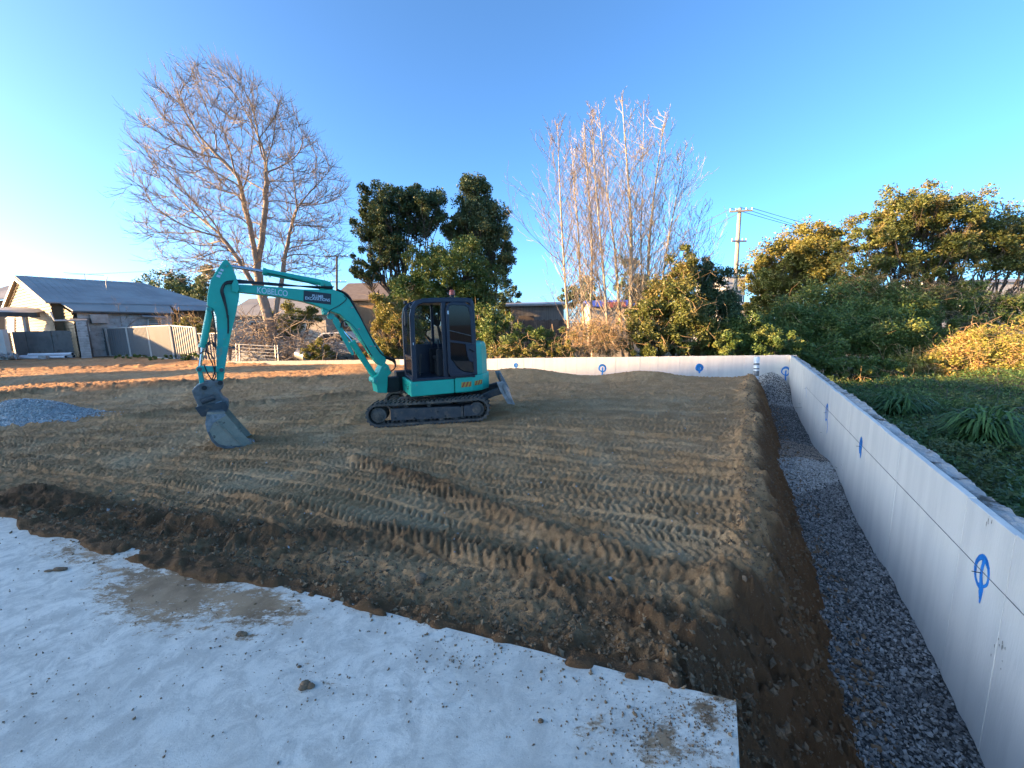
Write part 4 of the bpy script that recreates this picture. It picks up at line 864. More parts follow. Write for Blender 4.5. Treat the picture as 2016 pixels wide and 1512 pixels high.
# tilting hitch
hitch = bprism([z1(*q) for q in ((62, 1005), (95, 970), (150, 945), (258, 932), (288, 955), (284, 985), (262, 1010), (285, 1055), (322, 1080), (328, 1105), (318, 1150), (282, 1175), (178, 1185), (135, 1195), (92, 1140), (102, 1105), (78, 1055))], -.16, .16).build('tilt_hitch', 'steel', ex, bevel=.018)
pin(z1(152, 985), .038, .17, 'black', hitch); pin(z1(265, 950), .038, .17, 'black', hitch)
P0, P1 = BP(z1(130, 1085), .17), BP(z1(225, 1050), .17); MB().tube([P0, P1], .05, 16).build('tilt_cylinder', 'frame', hitch)
P0, P1 = BP(z1(140, 1130), .168), BP(z1(275, 1078), .168); MB().tube([P0, P1], .010, 8).build('hose', 'edge', hitch)
bprism([z1(*q) for q in ((85, 1125), (170, 1100), (300, 1085), (322, 1120), (300, 1165), (180, 1180), (130, 1190))], .16, .178).build('hitch_plate', 'frame', hitch, bevel=.005)
# wide mud bucket: two side plates, a curved shell, lip and a rib along each side
WB = .42
bk_side = [(168, 1172), (300, 1166), (332, 1202), (400, 1280), (452, 1337), (512, 1400), (440, 1411), (300, 1417), (242, 1402), (203, 1364), (174, 1300), (158, 1240)]
bk = MB()
for w in (-WB, WB - .02): bk.prism([BP(z1(*q), WB) - BNN * (WB - w) + 0 * BD for q in bk_side], BNN * .02)
shell = [BP(z1(*q), WB) for q in bk_side[5:] + bk_side[:2]]
cen = np.mean([BP(z1(*q), WB) for q in bk_side], axis=0)
inn = [q + (cen - q) / np.linalg.norm(cen - q) * .02 for q in shell]
g0 = [[q for q in shell], [q - BNN * (2 * WB) for q in shell]]; bk.sheet(g0); bk.sheet([[q for q in inn], [q - BNN * (2 * WB) for q in inn]])
bucket = bk.build('bucket', 'bucket', ex)
MB().prism([BP(z1(*q), WB + .002) for q in ((440, 1400), (512, 1398), (520, 1405), (445, 1414))], -BNN * (2 * WB + .004)).build('cutting_edge', 'edge', bucket)
for a, b in (((240, 1222), (432, 1398)),): 
    A, B = BP(z1(*a), WB), BP(z1(*b), WB); d = (B - A) / np.linalg.norm(B - A); q = np.cross(d, BNN)
    MB().obox((A + B) / 2 + BNN * .008, d * np.linalg.norm(B - A) / 2, BNN * .008, q * .006).build('side_rib', 'bucket', bucket)
MB().prism([BP(z1(*q), WB + .006) for q in ((168, 1175), (298, 1168), (305, 1180), (215, 1235), (183, 1300), (172, 1296), (158, 1240))], -BNN * .006).build('wear_strip', 'edge', bucket)
MB().prism([BP(z1(*q), WB + .006) for q in ((176, 1300), (205, 1362), (244, 1400), (300, 1415), (440, 1409), (436, 1396), (305, 1396), (255, 1385), (222, 1355), (190, 1296))], -BNN * .006).build('wear_strip', 'steel', bucket)
bprism([z1(*q) for q in ((170, 1175), (180, 1150), (285, 1140), (300, 1168))], -.2, .2).build('bucket_ears', 'steel', bucket, bevel=.01)
# hoses
def hose(pts, w, r=.011, parent=None): MB().tube(polyf([BP(z1(*q[:2]), q[2] if len(q) > 2 else w) for q in pts]), r, 7).build('hose', 'black', parent or boom)
for k in range(4):
    o = k * 7
    hose([(1050 + o, 290 - o, .05 + .015 * k), (700, 250 + o * .5), (520, 235 + o * .5), (400, 222 + o), (310, 225 + o), (262 + o, 290), (275 + o, 350), (300 + o * .5, 410 + o), (318, 470 + o)], .06 + .018 * k, .013)
for k in range(4):
    o = k * 9
    hose([(1090, 300 - o * .6, .05), (1160 + o * .4, 335 - o * .3), (1215 + o * .6, 430), (1300 + o * .5, 590), (1385 + o * .5, 735), (1440 + o, 775), (1492 + o * .4, 800 - o * .4), (1505, 840), (1470, 870)], .05 + .02 * k, .013)
hose([(1140, 330), (1160, 355), (1110, 400), (1045, 435), (1035, 460)], .118, .007)
hose([(1120, 560), (1130, 520), (1165, 512), (1220, 560), (1275, 650), (1340, 760)], .10, .012)
hose([(320, 470), (322, 560), (320, 600)], .095, .012, arm); hose([(205, 440), (222, 520), (232, 600), (235, 690)], .09, .010, arm)
for k in range(3): hose([(235, 690 + 8 * k), (200, 650 + 10 * k), (165, 690 + 10 * k), (185, 760), (215, 830), (232, 900), (215, 935)], .10 + .02 * k, .009, arm)
hose([(120, 745), (160, 725), (215, 770), (228, 860), (205, 930)], .13, .009, arm); hose([(150, 820), (175, 880), (205, 925), (230, 935)], .12, .009, arm)
for a in ((1200, 415), (1248, 568), (1332, 690), (1362, 690)): 
    q = BP(z1(*a), .112); MB().obox(q, BD * .02, BNN * .012, U3 * .014).build('hose_clamp', 'galv', boom)
# lettering
def text_mesh(body, pbl, pbr, ptl, nrm, mat, name, parent, bold=.0, spacing=1.0):
    cu = bpy.data.curves.new('lettering', 'FONT'); cu.body = body; cu.offset = bold; cu.space_character = spacing; cu.align_x = 'CENTER'
    tmp = bpy.data.objects.new('lettering', cu); COL.objects.link(tmp); dg = bpy.context.evaluated_depsgraph_get(); dg.update()
    me = bpy.data.meshes.new_from_object(tmp.evaluated_get(dg)); bpy.data.objects.remove(tmp); bpy.data.curves.remove(cu)
    co = np.array([v.co for v in me.vertices]); lo, hi = co.min(0), co.max(0); pbl, pbr, ptl = (np.asarray(q, float) for q in (pbl, pbr, ptl))
    u = (co[:, :1] - lo[0]) / (hi[0] - lo[0]); v = (co[:, 1:2] - lo[1]) / (hi[1] - lo[1])
    W = pbl + u * (pbr - pbl) + v * (ptl - pbl) + nrm * .0025 - wloc(parent)
    me.vertices.foreach_set('co', np.ascontiguousarray(W, np.float32).ravel()); me.materials.clear(); me.update(); return link(name, me, mat, parent)
text_mesh('KOBELCO', BP(z1(526, 312), .11), BP(z1(742, 338), .11), BP(z1(527, 268), .11), BNN, 'white_decal', 'lettering', boom, .012, 1.0)
dec = MB().add([BP(z1(*q), .113) for q in ((854, 372), (1050, 396), (1052, 318), (857, 294))], [(0, 1, 2, 3)]).build('name_plate', 'black_decal', boom)
text_mesh('PLUMB', BP(z1(916, 343), .1135), BP(z1(994, 349), .1135), BP(z1(917, 322), .1135), BNN, 'white_decal', 'lettering', dec, .012, 1.0)
text_mesh('EXCAVATIONS', BP(z1(867, 358), .1135), BP(z1(1041, 374), .1135), BP(z1(868, 337), .1135), BNN, 'white_decal', 'lettering', dec, .012, 1.0)
for q in (((236, 196), (262, 205), (268, 190), (243, 180)), ((250, 172), (274, 182), (279, 170), (256, 160)), ((264, 152), (285, 161), (290, 148), (270, 140))): MB().add([BP(z1(*k), .0875) for k in q], [(0, 1, 2, 3)]).build('worn_decal', 'white_decal', arm)

# ================================================================== things behind and around the site
def gz(x, y): return float(zground(np.array([x], float), np.array([y], float))[0])
def gd(x, y):            # ground level, soil pad included
    if dright(x, y) > 0 and (dback(x, y) > 0 or x < BEND[0]) and .95 < y < 30 and abs(x) < 1.5 * y: return dirt_at(x, y)
    return gz(x, y)

# ---- drain pipe standing in the back corner
pb = atY(1487, 772, 13.75); ptp = atY(1490, 704, 13.85)
vp = thing('vent_pipe', 'upright white pipe wrapped in dark tape standing in the drain near the wall corner', 'pipe', (pb[0], pb[1], gravel_z(np.array([pb[0]]), np.array([pb[1]]))[0]))
ax = (ptp - pb); L_ = np.linalg.norm(ax); ax /= L_
PR = .085
MB().tube([pb - ax * .12, ptp], PR, 20).build('pipe', 'pvc', vp)
MB().tube([ptp - ax * .10, ptp + ax * .01], PR * 1.1, 20).tube([ptp + ax * .01, ptp + ax * .025], PR * .95, 20).build('cap', 'pvc', vp)
for a, b in ((.05, .10), (.19, .22), (.30, .36), (.47, .62), (.66, .70), (.78, .84)):
    o = MB().tube([pb + ax * L_ * a, pb + ax * L_ * b], PR * 1.05, 20).build('tape_wrap', 'tape', vp); 
MB().tube(polyf([pb - ax * .02 + np.array([.0, 0, 0]), pb - ax * .10 + np.array([-.04, 0, 0]), pb - ax * .14 + np.array([-.16, -.03, -.02])]), PR * 1.12, 16).build('elbow', 'pvc', vp)

# ---- leaning grey sheet-steel fence
fp = [onz(px, py, .5) for px, py in ((181, 700), (219, 701), (259, 701), (300, 703), (345, 708), (393, 709))]
fh = [1.72, 1.74, 1.78, 1.80, 1.80, 1.66]
fen = thing('fence', 'leaning grey corrugated steel fence with cream posts below the weatherboard house', 'fence', (fp[0][0], fp[0][1], .4))
lean = np.array([-.10, .05, 0])
def fence_panel(a, b, ha, hb, la, lb, parent):
    d = b - a; L = np.linalg.norm(d); d = d / L; nrm = np.array([d[1], -d[0], 0]); n = int(L / .045); g = []
    for zf in (0, 1):
        row = []
        for i in range(n + 1):
            s_ = i / n; k = (i % 4); off = .016 if k in (1, 2) else -.016
            row.append(a + (b - a) * s_ + nrm * off + U3 * (.03 + (ha * (1 - s_) + hb * s_ - .06) * zf) + (la * (1 - s_) + lb * s_) * zf)
        g.append(row)
    MB().sheet(g).build('sheet_panel', 'fence_grey', parent)
    for zf in (.0, 1.0):
        q0, q1 = a + U3 * ha * zf + la * zf, b + U3 * hb * zf + lb * zf
        MB().obox((q0 + q1) / 2, (q1 - q0) / 2, nrm * .03, U3 * .025).build('rail', 'fence_post', parent)
for i in range(5): fence_panel(fp[i], fp[i + 1], fh[i], fh[i + 1], lean * (2.2 if i == 0 else .5), lean * (1.6 if i == 0 else .5), fen)
for i, p in enumerate(fp):
    l = lean * (2.2, 1.6, .8, .6, .7, .4)[i]; MB().obox(p + U3 * fh[i] / 2 + l / 2 + np.array([.02, -.045, 0]), (.05, 0, 0), (0, .03, 0), U3 * (fh[i] / 2 + .02) + l / 2).build('post', 'fence_post', fen)
# second run, lower, ending at a white post by the big tree
fp2 = [onz(px, py, .5) for px, py in ((397, 709), (424, 709), (449, 709))]
fen2 = thing('fence', 'low run of pale sunlit sheet fence ending beside the big bare tree', 'fence', (fp2[0][0], fp2[0][1], .4))
for i in range(2): fence_panel(fp2[i], fp2[i + 1], 1.35, 1.35, lean * .2, lean * .2, fen2)
MB().obox(fp2[2] + U3 * .72, (.07, 0, 0), (0, .05, 0), U3 * .74).build('post', 'fence_post', fen2)

# ---- weatherboard house
HA = np.array([-34.46, 29.5, 0.0]); HG = np.array([.852, -.524, 0]); HR = np.array([.524, .852, 0])
def hw(g, r, z): return HA + HG * g + HR * r + U3 * z
house = thing('weatherboard_house', 'cream weatherboard house with a dark grey iron gable roof behind the leaning fence', 'house', (*hw(3, 3, 0)[:2], .4))
RZ, EZ, GW = 5.95, 3.88, 6.68; PIT = (RZ - EZ) / GW
def lap(p0, p1, z0, z1_, outward, name, mat, parent, left=None, right=None):
    """lapped boards between two posts; left/right give the run's ends as functions of height (for a gable)"""
    mb = MB(); h = .20; z = z0; d = (p1 - p0)
    while z < z1_ - .01:
        zt = min(z + h, z1_); f0 = (left(z), right(z)) if left else (0, 1); f1 = (left(zt), right(zt)) if left else (0, 1)
        a0, b0, a1, b1 = p0 + d * f0[0], p0 + d * f0[1], p0 + d * f1[0], p0 + d * f1[1]
        mb.add([a0 + U3 * z + outward * .055, b0 + U3 * z + outward * .055, b1 + U3 * zt + outward * .004, a1 + U3 * zt + outward * .004], [(0, 1, 2, 3)])
        mb.add([a0 + U3 * z, b0 + U3 * z, b0 + U3 * z + outward * .055, a0 + U3 * z + outward * .055], [(0, 1, 2, 3)]); z = zt
    return mb.build(name, mat, parent)
out_g = -HR
gl = lambda z: (max(z - EZ, 0) / (RZ - EZ)) * .5; gr = lambda z: 1 - gl(z)
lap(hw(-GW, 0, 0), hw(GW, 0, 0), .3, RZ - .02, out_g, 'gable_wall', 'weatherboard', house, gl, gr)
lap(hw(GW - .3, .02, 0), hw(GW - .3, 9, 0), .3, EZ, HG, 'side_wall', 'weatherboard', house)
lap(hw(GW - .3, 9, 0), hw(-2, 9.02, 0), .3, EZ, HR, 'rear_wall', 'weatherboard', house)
rf = MB(); ov = .25
def slab_poly(pts, th=.07): return [np.asarray(p, float) for p in pts]
rf.prism([hw(0, -ov, RZ + .05), hw(0, 6.7, RZ + .05), hw(GW + .15, 9.3, EZ), hw(GW + .15, -ov, EZ)], U3 * .08)
rf.prism([hw(0, -ov, RZ + .05), hw(-GW - .15, -ov, EZ), hw(-GW - .15, 9.3, EZ), hw(0, 6.7, RZ + .05)], U3 * .08)
rf.prism([hw(0.02, 6.72, RZ + .04), hw(-GW, 9.35, EZ), hw(GW, 9.35, EZ)], U3 * .08)
roof = rf.build('roof', 'roof_iron', house)
for sgn in (1, -1): MB().prism([hw(0, -ov - .03, RZ + .02), hw(0, -ov - .03, RZ - .18), hw(sgn * (GW + .15), -ov - .03, EZ - .20), hw(sgn * (GW + .15), -ov - .03, EZ)], HR * -.03).build('barge_board', 'trim', house)
ribs = MB()
for r in np.arange(.2, 6.6, .35): ribs.obox((hw(0, r, RZ + .14) + hw(GW + .1, r, EZ + .09)) / 2, (hw(GW + .1, r, EZ + .09) - hw(0, r, RZ + .14)) / 2, HR * .02, U3 * .012)
tag(ribs.build('roof_ribs', 'roof_iron', house), kind='stuff')
# lean-to with a paler roof, verandah and window
ln = MB().prism([hw(GW + .10, .4, EZ - .04), hw(GW + .10, 6.0, EZ - .04), hw(9.1, 5.4, 3.22), hw(9.1, .4, 3.30)], U3 * .06).build('lean_to_roof', 'roof_pale', house)
lap(hw(8.8, .6, 0), hw(8.8, 5.3, 0), .3, 3.24, HG, 'lean_to_wall', 'old_or_shade_lift_board', house)  # wall tone raised above the sunlit gable's to offset its shade
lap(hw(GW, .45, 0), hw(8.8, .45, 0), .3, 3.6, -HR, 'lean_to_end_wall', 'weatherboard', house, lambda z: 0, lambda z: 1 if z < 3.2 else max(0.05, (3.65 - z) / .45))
MB().prism([hw(GW + .1, 6.05, EZ - .02), hw(GW + .1, 9.4, EZ - .02), hw(7.7, 9.4, 3.50), hw(7.7, 6.05, 3.50)], U3 * .06).build('verandah_roof', 'roof_iron', house)
MB().tube([hw(9.12, .35, 3.26), hw(9.12, 5.45, 3.18)], .06, 8).build('gutter', 'timber_dark', house)
def window(px0, px1, py0, py1, o, n, parent, pane='curtain_pane', bars=1):
    P = [onplane(a, b, o, n) + n * .05 for a, b in ((px0, py1), (px1, py1), (px1, py0), (px0, py0))]
    w = MB().add(P, [(0, 1, 2, 3)]).build('window', pane, parent)
    for a, b in ((0, 1), (1, 2), (2, 3), (3, 0)): MB().tube([P[a] + n * .01, P[b] + n * .01], .05, 4).build('window_frame', 'trim', w)
    for k in range(bars): MB().tube([P[0] * .5 + P[3] * .5 + n * .01, P[1] * .5 + P[2] * .5 + n * .01], .025, 4).build('glazing_bar', 'trim', w)
window(291, 317, 628, 646, hw(8.8, 0, 0), HG, house)
window(352, 360, 617, 638, hw(GW - .3, 0, 0), HG, house, 'dark_pane', 0)
aw = [onplane(a, b, hw(8.8, 0, 0), HG) for a, b in ((275, 620), (322, 622))]
MB().prism([aw[0] + HG * .05, aw[1] + HG * .05, aw[1] + HG * .6 - U3 * .15, aw[0] + HG * .6 - U3 * .15], U3 * .05).build('awning', 'roof_iron', house)
ac_ = onplane(193, 628, hw(8.85, 0, 0), HG); MB().obox(ac_ + HG * .2, HG * .2, HR * .4, U3 * .28).build('air_conditioner', 'galv', house, bevel=.02)
dpv = [onplane(a, b, hw(9.0, 0, 0), HG) for a, b in ((99, 614), (107, 631), (172, 630), (176, 652))]
MB().tube(dpv, .05, 8).build('downpipe', 'trim', house)
v0 = atY(131, 606, 27.0); MB().tube([v0 - U3 * .3, v0 + U3 * .55], .07, 10).build('flue', 'galv', house)
v0 = hw(3.2, 3.6, RZ - 3.2 * PIT + .1); MB().tube([v0, v0 + U3 * .55, v0 + U3 * 1.0 + HR * .1], .03, 6).build('vent', 'galv', house)
an = hw(.3, 3.2, RZ); MB().tube([an, an + U3 * .55], .02, 5).tube([an + U3 * .5 - HR * 1.1, an + U3 * .5 + HR * 1.1], .015, 4).build('aerial', 'wire', house)
wg = [onplane(a, b, hw(0, -.05, 0), out_g) for a, b in ((17, 652), (30, 652), (30, 628), (17, 628))]
window(14, 32, 627, 654, hw(0, 0, 0), out_g, house, 'curtain_pane', 1)
# second house further left behind it
h2 = thing('neighbour_house', 'dark roofed house end half hidden behind the cream gable', 'house', (-46, 36, .4))
P = [atY(-60, 590, 37), atY(22, 583, 38), atY(22, 640, 38), atY(-60, 640, 37)]
MB().prism([P[0] - U3 * .3, P[1] - U3 * .3, np.array([*P[2][:2], .3]), np.array([*P[3][:2], .3])], np.array([0, 5, 0])).build('wall', 'brown_wall', h2)
MB().prism([P[0] + np.array([-1, -.4, -.3]), P[1] + np.array([.5, -.4, -.3]), P[1] + np.array([-.5, 3, 1.4]), P[0] + np.array([0, 3, 1.4])], U3 * .1).build('roof', 'roof_iron', h2)

# ---- boarded shed and cement-sheet fence left of the steel fence
s0, s1 = atY(160, 700, 24.6), atY(181, 700, 24.9); s0[2] = s1[2] = .5
bs_ = thing('board_shed', 'narrow shed corner of flaking white horizontal boards beside the leaning steel fence', 'shed', (*s0[:2], .4))
shd = s1 - s0; shd[2] = 0; shn = np.array([shd[1], -shd[0], 0]); shn /= np.linalg.norm(shn)
for k in range(15): MB().obox((s0 + s1) / 2 + U3 * (.02 + .15 * k) + shn * (.012 * (k % 2)), shd / 2 * (1.02 - .03 * (k % 3)), shn * .02, U3 * .07).build('board', 'old_or_shade_lift_board', bs_)
MB().prism([s0 + U3 * 2.2 - shd * .6, s1 + U3 * 2.2 + shd * .1, s1 + U3 * 2.6 - shn * 3, s0 + U3 * 2.6 - shn * 3 - shd * .6], U3 * .06).build('roof', 'galv', bs_)
MB().prism([s0 - U3 * .1 - shn * .05, s1 - U3 * .1 - shn * .05, s1 - U3 * .1 - shn * 2.4, s0 - U3 * .1 - shn * 2.4], U3 * 2.3).build('shed_body', 'timber_grey', bs_)
c0, c1 = atY(33, 700, 25.8), atY(159, 700, 25.8); c0[2] = c1[2] = .5
cf = thing('sheet_fence', 'dark weathered cement sheet fence behind the stacked white pipes', 'fence', (*c0[:2], .4)); cd = (c1 - c0) / 5; cd[2] = 0
for k in range(5): MB().obox(c0 + cd * (k + .5) + U3 * .82 + np.array([0, .03 * (k % 2), 0]), cd / 2 * .992, (0, .02, 0), U3 * (.84 + .015 * (k % 2))).build('sheet', 'cement_sheet', cf)
for k in range(6): MB().obox(c0 + cd * k + U3 * .8 + np.array([0, .09, 0]), (.04, 0, 0), (0, .04, 0), U3 * .82).build('post', 'timber_dark', cf)
# ---- carport
cp0, ct0 = onz(62, 703, .5), atY(48, 618, 26.2)
cpt = thing('carport', 'open carport with a pale timber post and dark beam by the far pipes', 'carport', (*cp0[:2], .45))
MB().obox((cp0 + ct0) / 2, (.09, 0, 0), (0, .09, 0), (ct0 - cp0) / 2).build('post', 'trim', cpt)
MB().obox(atY(12, 619, 25.4), (atY(70, 620, 26.2) - atY(-60, 618, 25.0)) / 2, (0, .08, 0), U3 * .14).build('beam', 'timber_dark', cpt)
q0, q1 = atY(-60, 614, 25), atY(150, 610, 28)
MB().prism([atY(-60, 615, 25.0), atY(66, 617, 26.2), atY(152, 606, 29.0), atY(-60, 606, 30)], U3 * .05).build('roof', 'roof_pale', cpt)
MB().obox(atY(2, 670, 24.6) * [1, 1, 0] + U3 * 1.35, (.35, 0, 0), (0, .12, 0), U3 * .95).build('pier', 'trim', cpt)
# ---- stacked pipes and rubble
for k, (a, b, y0, y1, r) in enumerate(((40, 143, 692, 690, .10), (36, 144, 695, 693, .10), (55, 141, 689, 687, .09), (30, 128, 698, 696, .08))):
    A, B = atY(a, y0, 25.2 - .12 * k), atY(b, y1, 25.2 - .12 * k); zz = max(gd(A[0], A[1]), gd(B[0], B[1])) + r + (.0 if k != 2 else .16)
    A[2] = B[2] = zz; d = (B - A) / np.linalg.norm(B - A)
    pp = thing('plastic_pipe', ('long white plastic pipe lying on the ground at the back of the row', 'long white plastic pipe in the middle of the row by the cement fence', 'white plastic pipe resting on top of the two others', 'shortest white plastic pipe lying in front of the row')[k], 'pipe', A, 'white pipes laid on the ground')
    MB().tube([A, B], r, 14, caps=False).tube([B, A], r * .86, 14, caps=False).build('tube', 'pvc', pp); MB().tube([B - d * .18, B + d * .005], r * 1.12, 14).build('socket', 'pvc', pp)
    MB().tube([B + d * .006, B + d * .008], r * .85, 14).build('bore', 'black', pp)
g = np.random.default_rng(3); q = np.array([atY(g.uniform(-25, 36), 700, 24.6 + g.uniform(-.5, .5)) for k in range(180)]); q[:, 2] = .50 + np.abs(g.normal(0, .12, 180)) + .12
V, Fc = stones(q, g.uniform(.06, .17, 180), 4); tag(npmesh('rubble', V, Fc, 'rubble'), 'pile of pale broken concrete rubble at the foot of the carport', 'rubble', kind='stuff')
bl_ = atY(86, 702, 24.6); bl_[2] = gd(bl_[0], bl_[1]); MB().obox(bl_ + U3 * .1, (.2, .03, 0), (-.02, .12, 0), U3 * .11).build('concrete_block', 'rubble', None, bevel=.02)
tag(bpy.data.objects['concrete_block'], 'single pale concrete block lying in front of the white pipes', 'block')

# ---- behind the back wall: gate, junk, houses, sheds
gA, gB = atY(466, 709, 18.6), atY(548, 709, 18.2); gA[2] = gB[2] = .50; up_ = np.array([-.10, .25, 1.0]) * .86
gt = thing('metal_gate', 'galvanised metal bar gate leaning behind the low back wall beneath the bare tree', 'gate', gA)
for k in range(6): MB().tube([gA + up_ * (.08 + .18 * k), gB + up_ * (.0 + .165 * k)], .016 if k < 5 else .024, 6).build('bar', 'galv', gt)
for f_ in (0, .08, .94, 1): MB().tube([gA + (gB - gA) * f_, gA + (gB - gA) * f_ + up_ * (1.0 - .10 * f_)], .022, 6).build('upright', 'galv', gt)
for k, (px, y0, y1) in enumerate(((480, 683, 706),)):
    A, B = atY(452, 690, 19.6), atY(520, 690, 19.4); tag(MB().prism([np.array([*A[:2], .45]), np.array([*B[:2], .45]), np.array([*B[:2], 1.0]) + [0, .2, 0], np.array([*A[:2], 1.05]) + [0, .2, 0]], (0, .04, 0)).build('iron_sheet', 'fence_grey'), 'grey iron sheet propped behind the leaning bar gate', 'sheet')
# derelict white car among branches
cA = atY(655, 690, 19.6); cz0 = .45
car = thing('derelict_car', 'dull white derelict car half buried under branches behind the back wall', 'car', (cA[0], cA[1], cz0))
side = [(-1.75, .35), (-1.75, .85), (-1.0, .98), (-.45, 1.42), (.75, 1.45), (1.35, 1.0), (1.95, .88), (2.0, .38)]
MB().prism([cA * [1, 1, 0] + np.array([a, 0, cz0 + z - .1]) for a, z in side], (0, 1.6, 0)).build('body', 'car_white', car, bevel=.06)
for sd_ in (((-.82, 1.02), (-.38, 1.36), (.1, 1.38), (.1, 1.02)), ((.18, 1.02), (.18, 1.38), (.70, 1.38), (1.15, 1.02))):
    MB().prism([cA * [1, 1, 0] + np.array([a, -.012, cz0 + z - .1]) for a, z in sd_], (0, .01, 0)).build('window', 'dark_pane', car)
for a in (-1.15, 1.3): MB().tube([cA * [1, 1, 0] + np.array([a, -.02, cz0 + .28]), cA * [1, 1, 0] + np.array([a, .2, cz0 + .28])], .30, 18).build('wheel', 'black', car)
k0 = atY(722, 690, 19.0); k0[2] = .45
kr = thing('crate', 'rusty red slatted crate beside the derelict car', 'crate', k0)
for k in range(4): MB().obox(k0 + U3 * (.14 + .21 * k) - np.array([0, .4, 0]), (.42, 0, 0), (0, .015, 0), U3 * .09).build('slat', 'brick_red', kr)
for a in (-.40, .40): MB().obox(k0 + U3 * .45 + np.array([a, -.42, 0]), (.03, 0, 0), (0, .03, 0), U3 * .45).build('corner_post', 'brick_red', kr)
MB().obox(k0 + U3 * .42, (.39, 0, 0), (0, .36, 0), U3 * .38).build('inner_box', 'timber_dark', kr)
d0 = atY(598, 700, 18.6); d0[2] = .46; dr_ = thing('drum', 'small pale blue-grey drum lying on its side under the branches', 'drum', d0)
MB().tube([d0 + U3 * .35 + np.array([-.25, 0, .05]), d0 + U3 * .30 + np.array([.22, -.15, -.03])], .24, 16).build('body', 'galv', dr_); MB().tube([d0 + U3 * .30 + np.array([.22, -.15, -.03]), d0 + U3 * .298 + np.array([.24, -.16, -.03])], .20, 16).build('lid', 'pvc', dr_)

def simple_house(name, label, px0, px1, ytop_eave, ybase, Y, depth, roof_rise, wall, roofm, overhang=.4, wins=(), group=None, ridge_shift=0, cat='house'):
    A, B = atY(px0, ytop_eave, Y), atY(px1, ytop_eave, Y); ze = (A[2] + B[2]) / 2; zb_ = gz((A[0] + B[0]) / 2, Y) - .1
    t = thing(name, label, cat, ((A[0] + B[0]) / 2, Y, zb_), group); W = B - A; W[2] = 0; D = np.array([0, depth, 0.0])
    a0 = np.array([A[0], A[1], zb_]); b0 = np.array([B[0], B[1], zb_]); h = ze - zb_
    mb = MB()
    for p, q in ((a0, W), (a0 + W, D), (a0 + W + D, -W), (a0 + D, -D)): mb.add([p, p + q, p + q + U3 * h, p + U3 * h], [(0, 1, 2, 3)])
    for p in (a0, a0 + W): mb.add([p + U3 * h, p + D + U3 * h, p + D / 2 + U3 * (h + roof_rise)], [(0, 1, 2)])
    mb.build('wall', wall, t); n = W / np.linalg.norm(W) * overhang; m_ = np.array([0, overhang, -overhang * roof_rise / (depth / 2)])
    for sgn in (0, 1):
        base = a0 + U3 * (h + .02) + D * sgn; e = m_ * [1, -1, 1] if sgn == 0 else m_
        MB().prism([base - n + e, base + W + n + e, a0 + W + n + D / 2 + U3 * (h + roof_rise), a0 - n + D / 2 + U3 * (h + roof_rise)], U3 * .10).build('roof', roofm, t)
    for (u0, u1, v0, v1) in wins:
        P = [a0 + W * u + U3 * h * v + np.array([0, -.03, 0]) for u, v in ((u0, v0), (u1, v0), (u1, v1), (u0, v1))]; w = MB().add(P, [(0, 1, 2, 3)]).build('window', 'dark_pane', t)
        for i in range(4): MB().tube([P[i] - [0, .02, 0], P[(i + 1) % 4] - [0, .02, 0]], .05, 4).build('window_frame', 'trim', w)
    return t
simple_house('brick_house', 'brown brick house with a tiled roof behind the derelict car and bare tree', 664, 800, 588, 660, 33, 7, 1.5, 'brown_wall', 'brown_roof', wins=((.08, .2, .45, .8), (.55, .68, .45, .8)))
simple_house('rendered_house', 'cream rendered house glimpsed behind the big bare tree trunk', 455, 640, 618, 665, 31, 6, 1.3, 'cream_wall', 'roof_pale', wins=((.2, .3, .4, .8), (.6, .72, .4, .8)))
sh = simple_house('iron_shed', 'low grey corrugated iron shed behind the pale poplar stems', 1005, 1110, 602, 660, 26, 5, .25, 'timber_grey', 'galv', .3, cat='shed')
for k in range(22):
    p = atY(1006 + k * 4.9, 625, 25.95); MB().obox(p * [1, 1, 0] + U3 * (gz(p[0], 26) + 1.5), (.055, 0, 0), (0, .02 + .012 * (k % 2), 0), U3 * 1.25).build('sheet_rib', 'fence_grey' if k % 3 else 'galv', sh)
MB().obox(atY(1036, 630, 25.9) * [1, 1, 0] + U3 * 1.7, (.5, 0, 0), (0, .03, 0), U3 * .8).build('door', 'timber_dark', sh)
fA, fB = atY(1010, 640, 22), atY(1120, 642, 22)
pf = thing('paling_fence', 'dark timber paling fence in front of the low iron shed', 'fence', (fA[0], 22, 0))
for k in range(26):
    p = fA + (fB - fA) * (k + .5) / 26; MB().obox(p * [1, 1, 0] + U3 * (1.0 + .03 * (k % 3)), ((fB - fA)[0] / 52 * .94, 0, 0), (0, .012, 0), U3 * 1.15).build('paling', 'timber_dark', pf)
k_ = simple_house('market_canopy', 'blue and faded red canopy over a low stall behind the poplars', 1166, 1245, 603, 640, 34, 4, .5, 'cream_wall', 'blue_sheet', .3, cat='canopy')
P = atY(1210, 600, 33.6); MB().obox(P, (.9, 0, 0), (0, .05, 0), U3 * .22).build('valance', 'red_sheet', k_)
wf = simple_house('factory', 'tall white flat walled building behind the power pole', 1432, 1468, 546, 640, 48, 8, .3, 'white_wall', 'white_wall', .05, cat='building', wins=((.60, .9, .3, .75),))
simple_house('factory', 'long white building glimpsed through the tall right hand tree', 1840, 2120, 556, 620, 62, 10, .8, 'white_wall', 'roof_pale', .3, cat='building', wins=((.2, .3, .4, .7), (.5, .6, .4, .7)))
simple_house('white_shed', 'small white boarded shed under the round golden tree', 1458, 1498, 606, 640, 36, 4, .5, 'white_wall', 'galv', .2, cat='shed', wins=((.55, .7, .55, .85),))

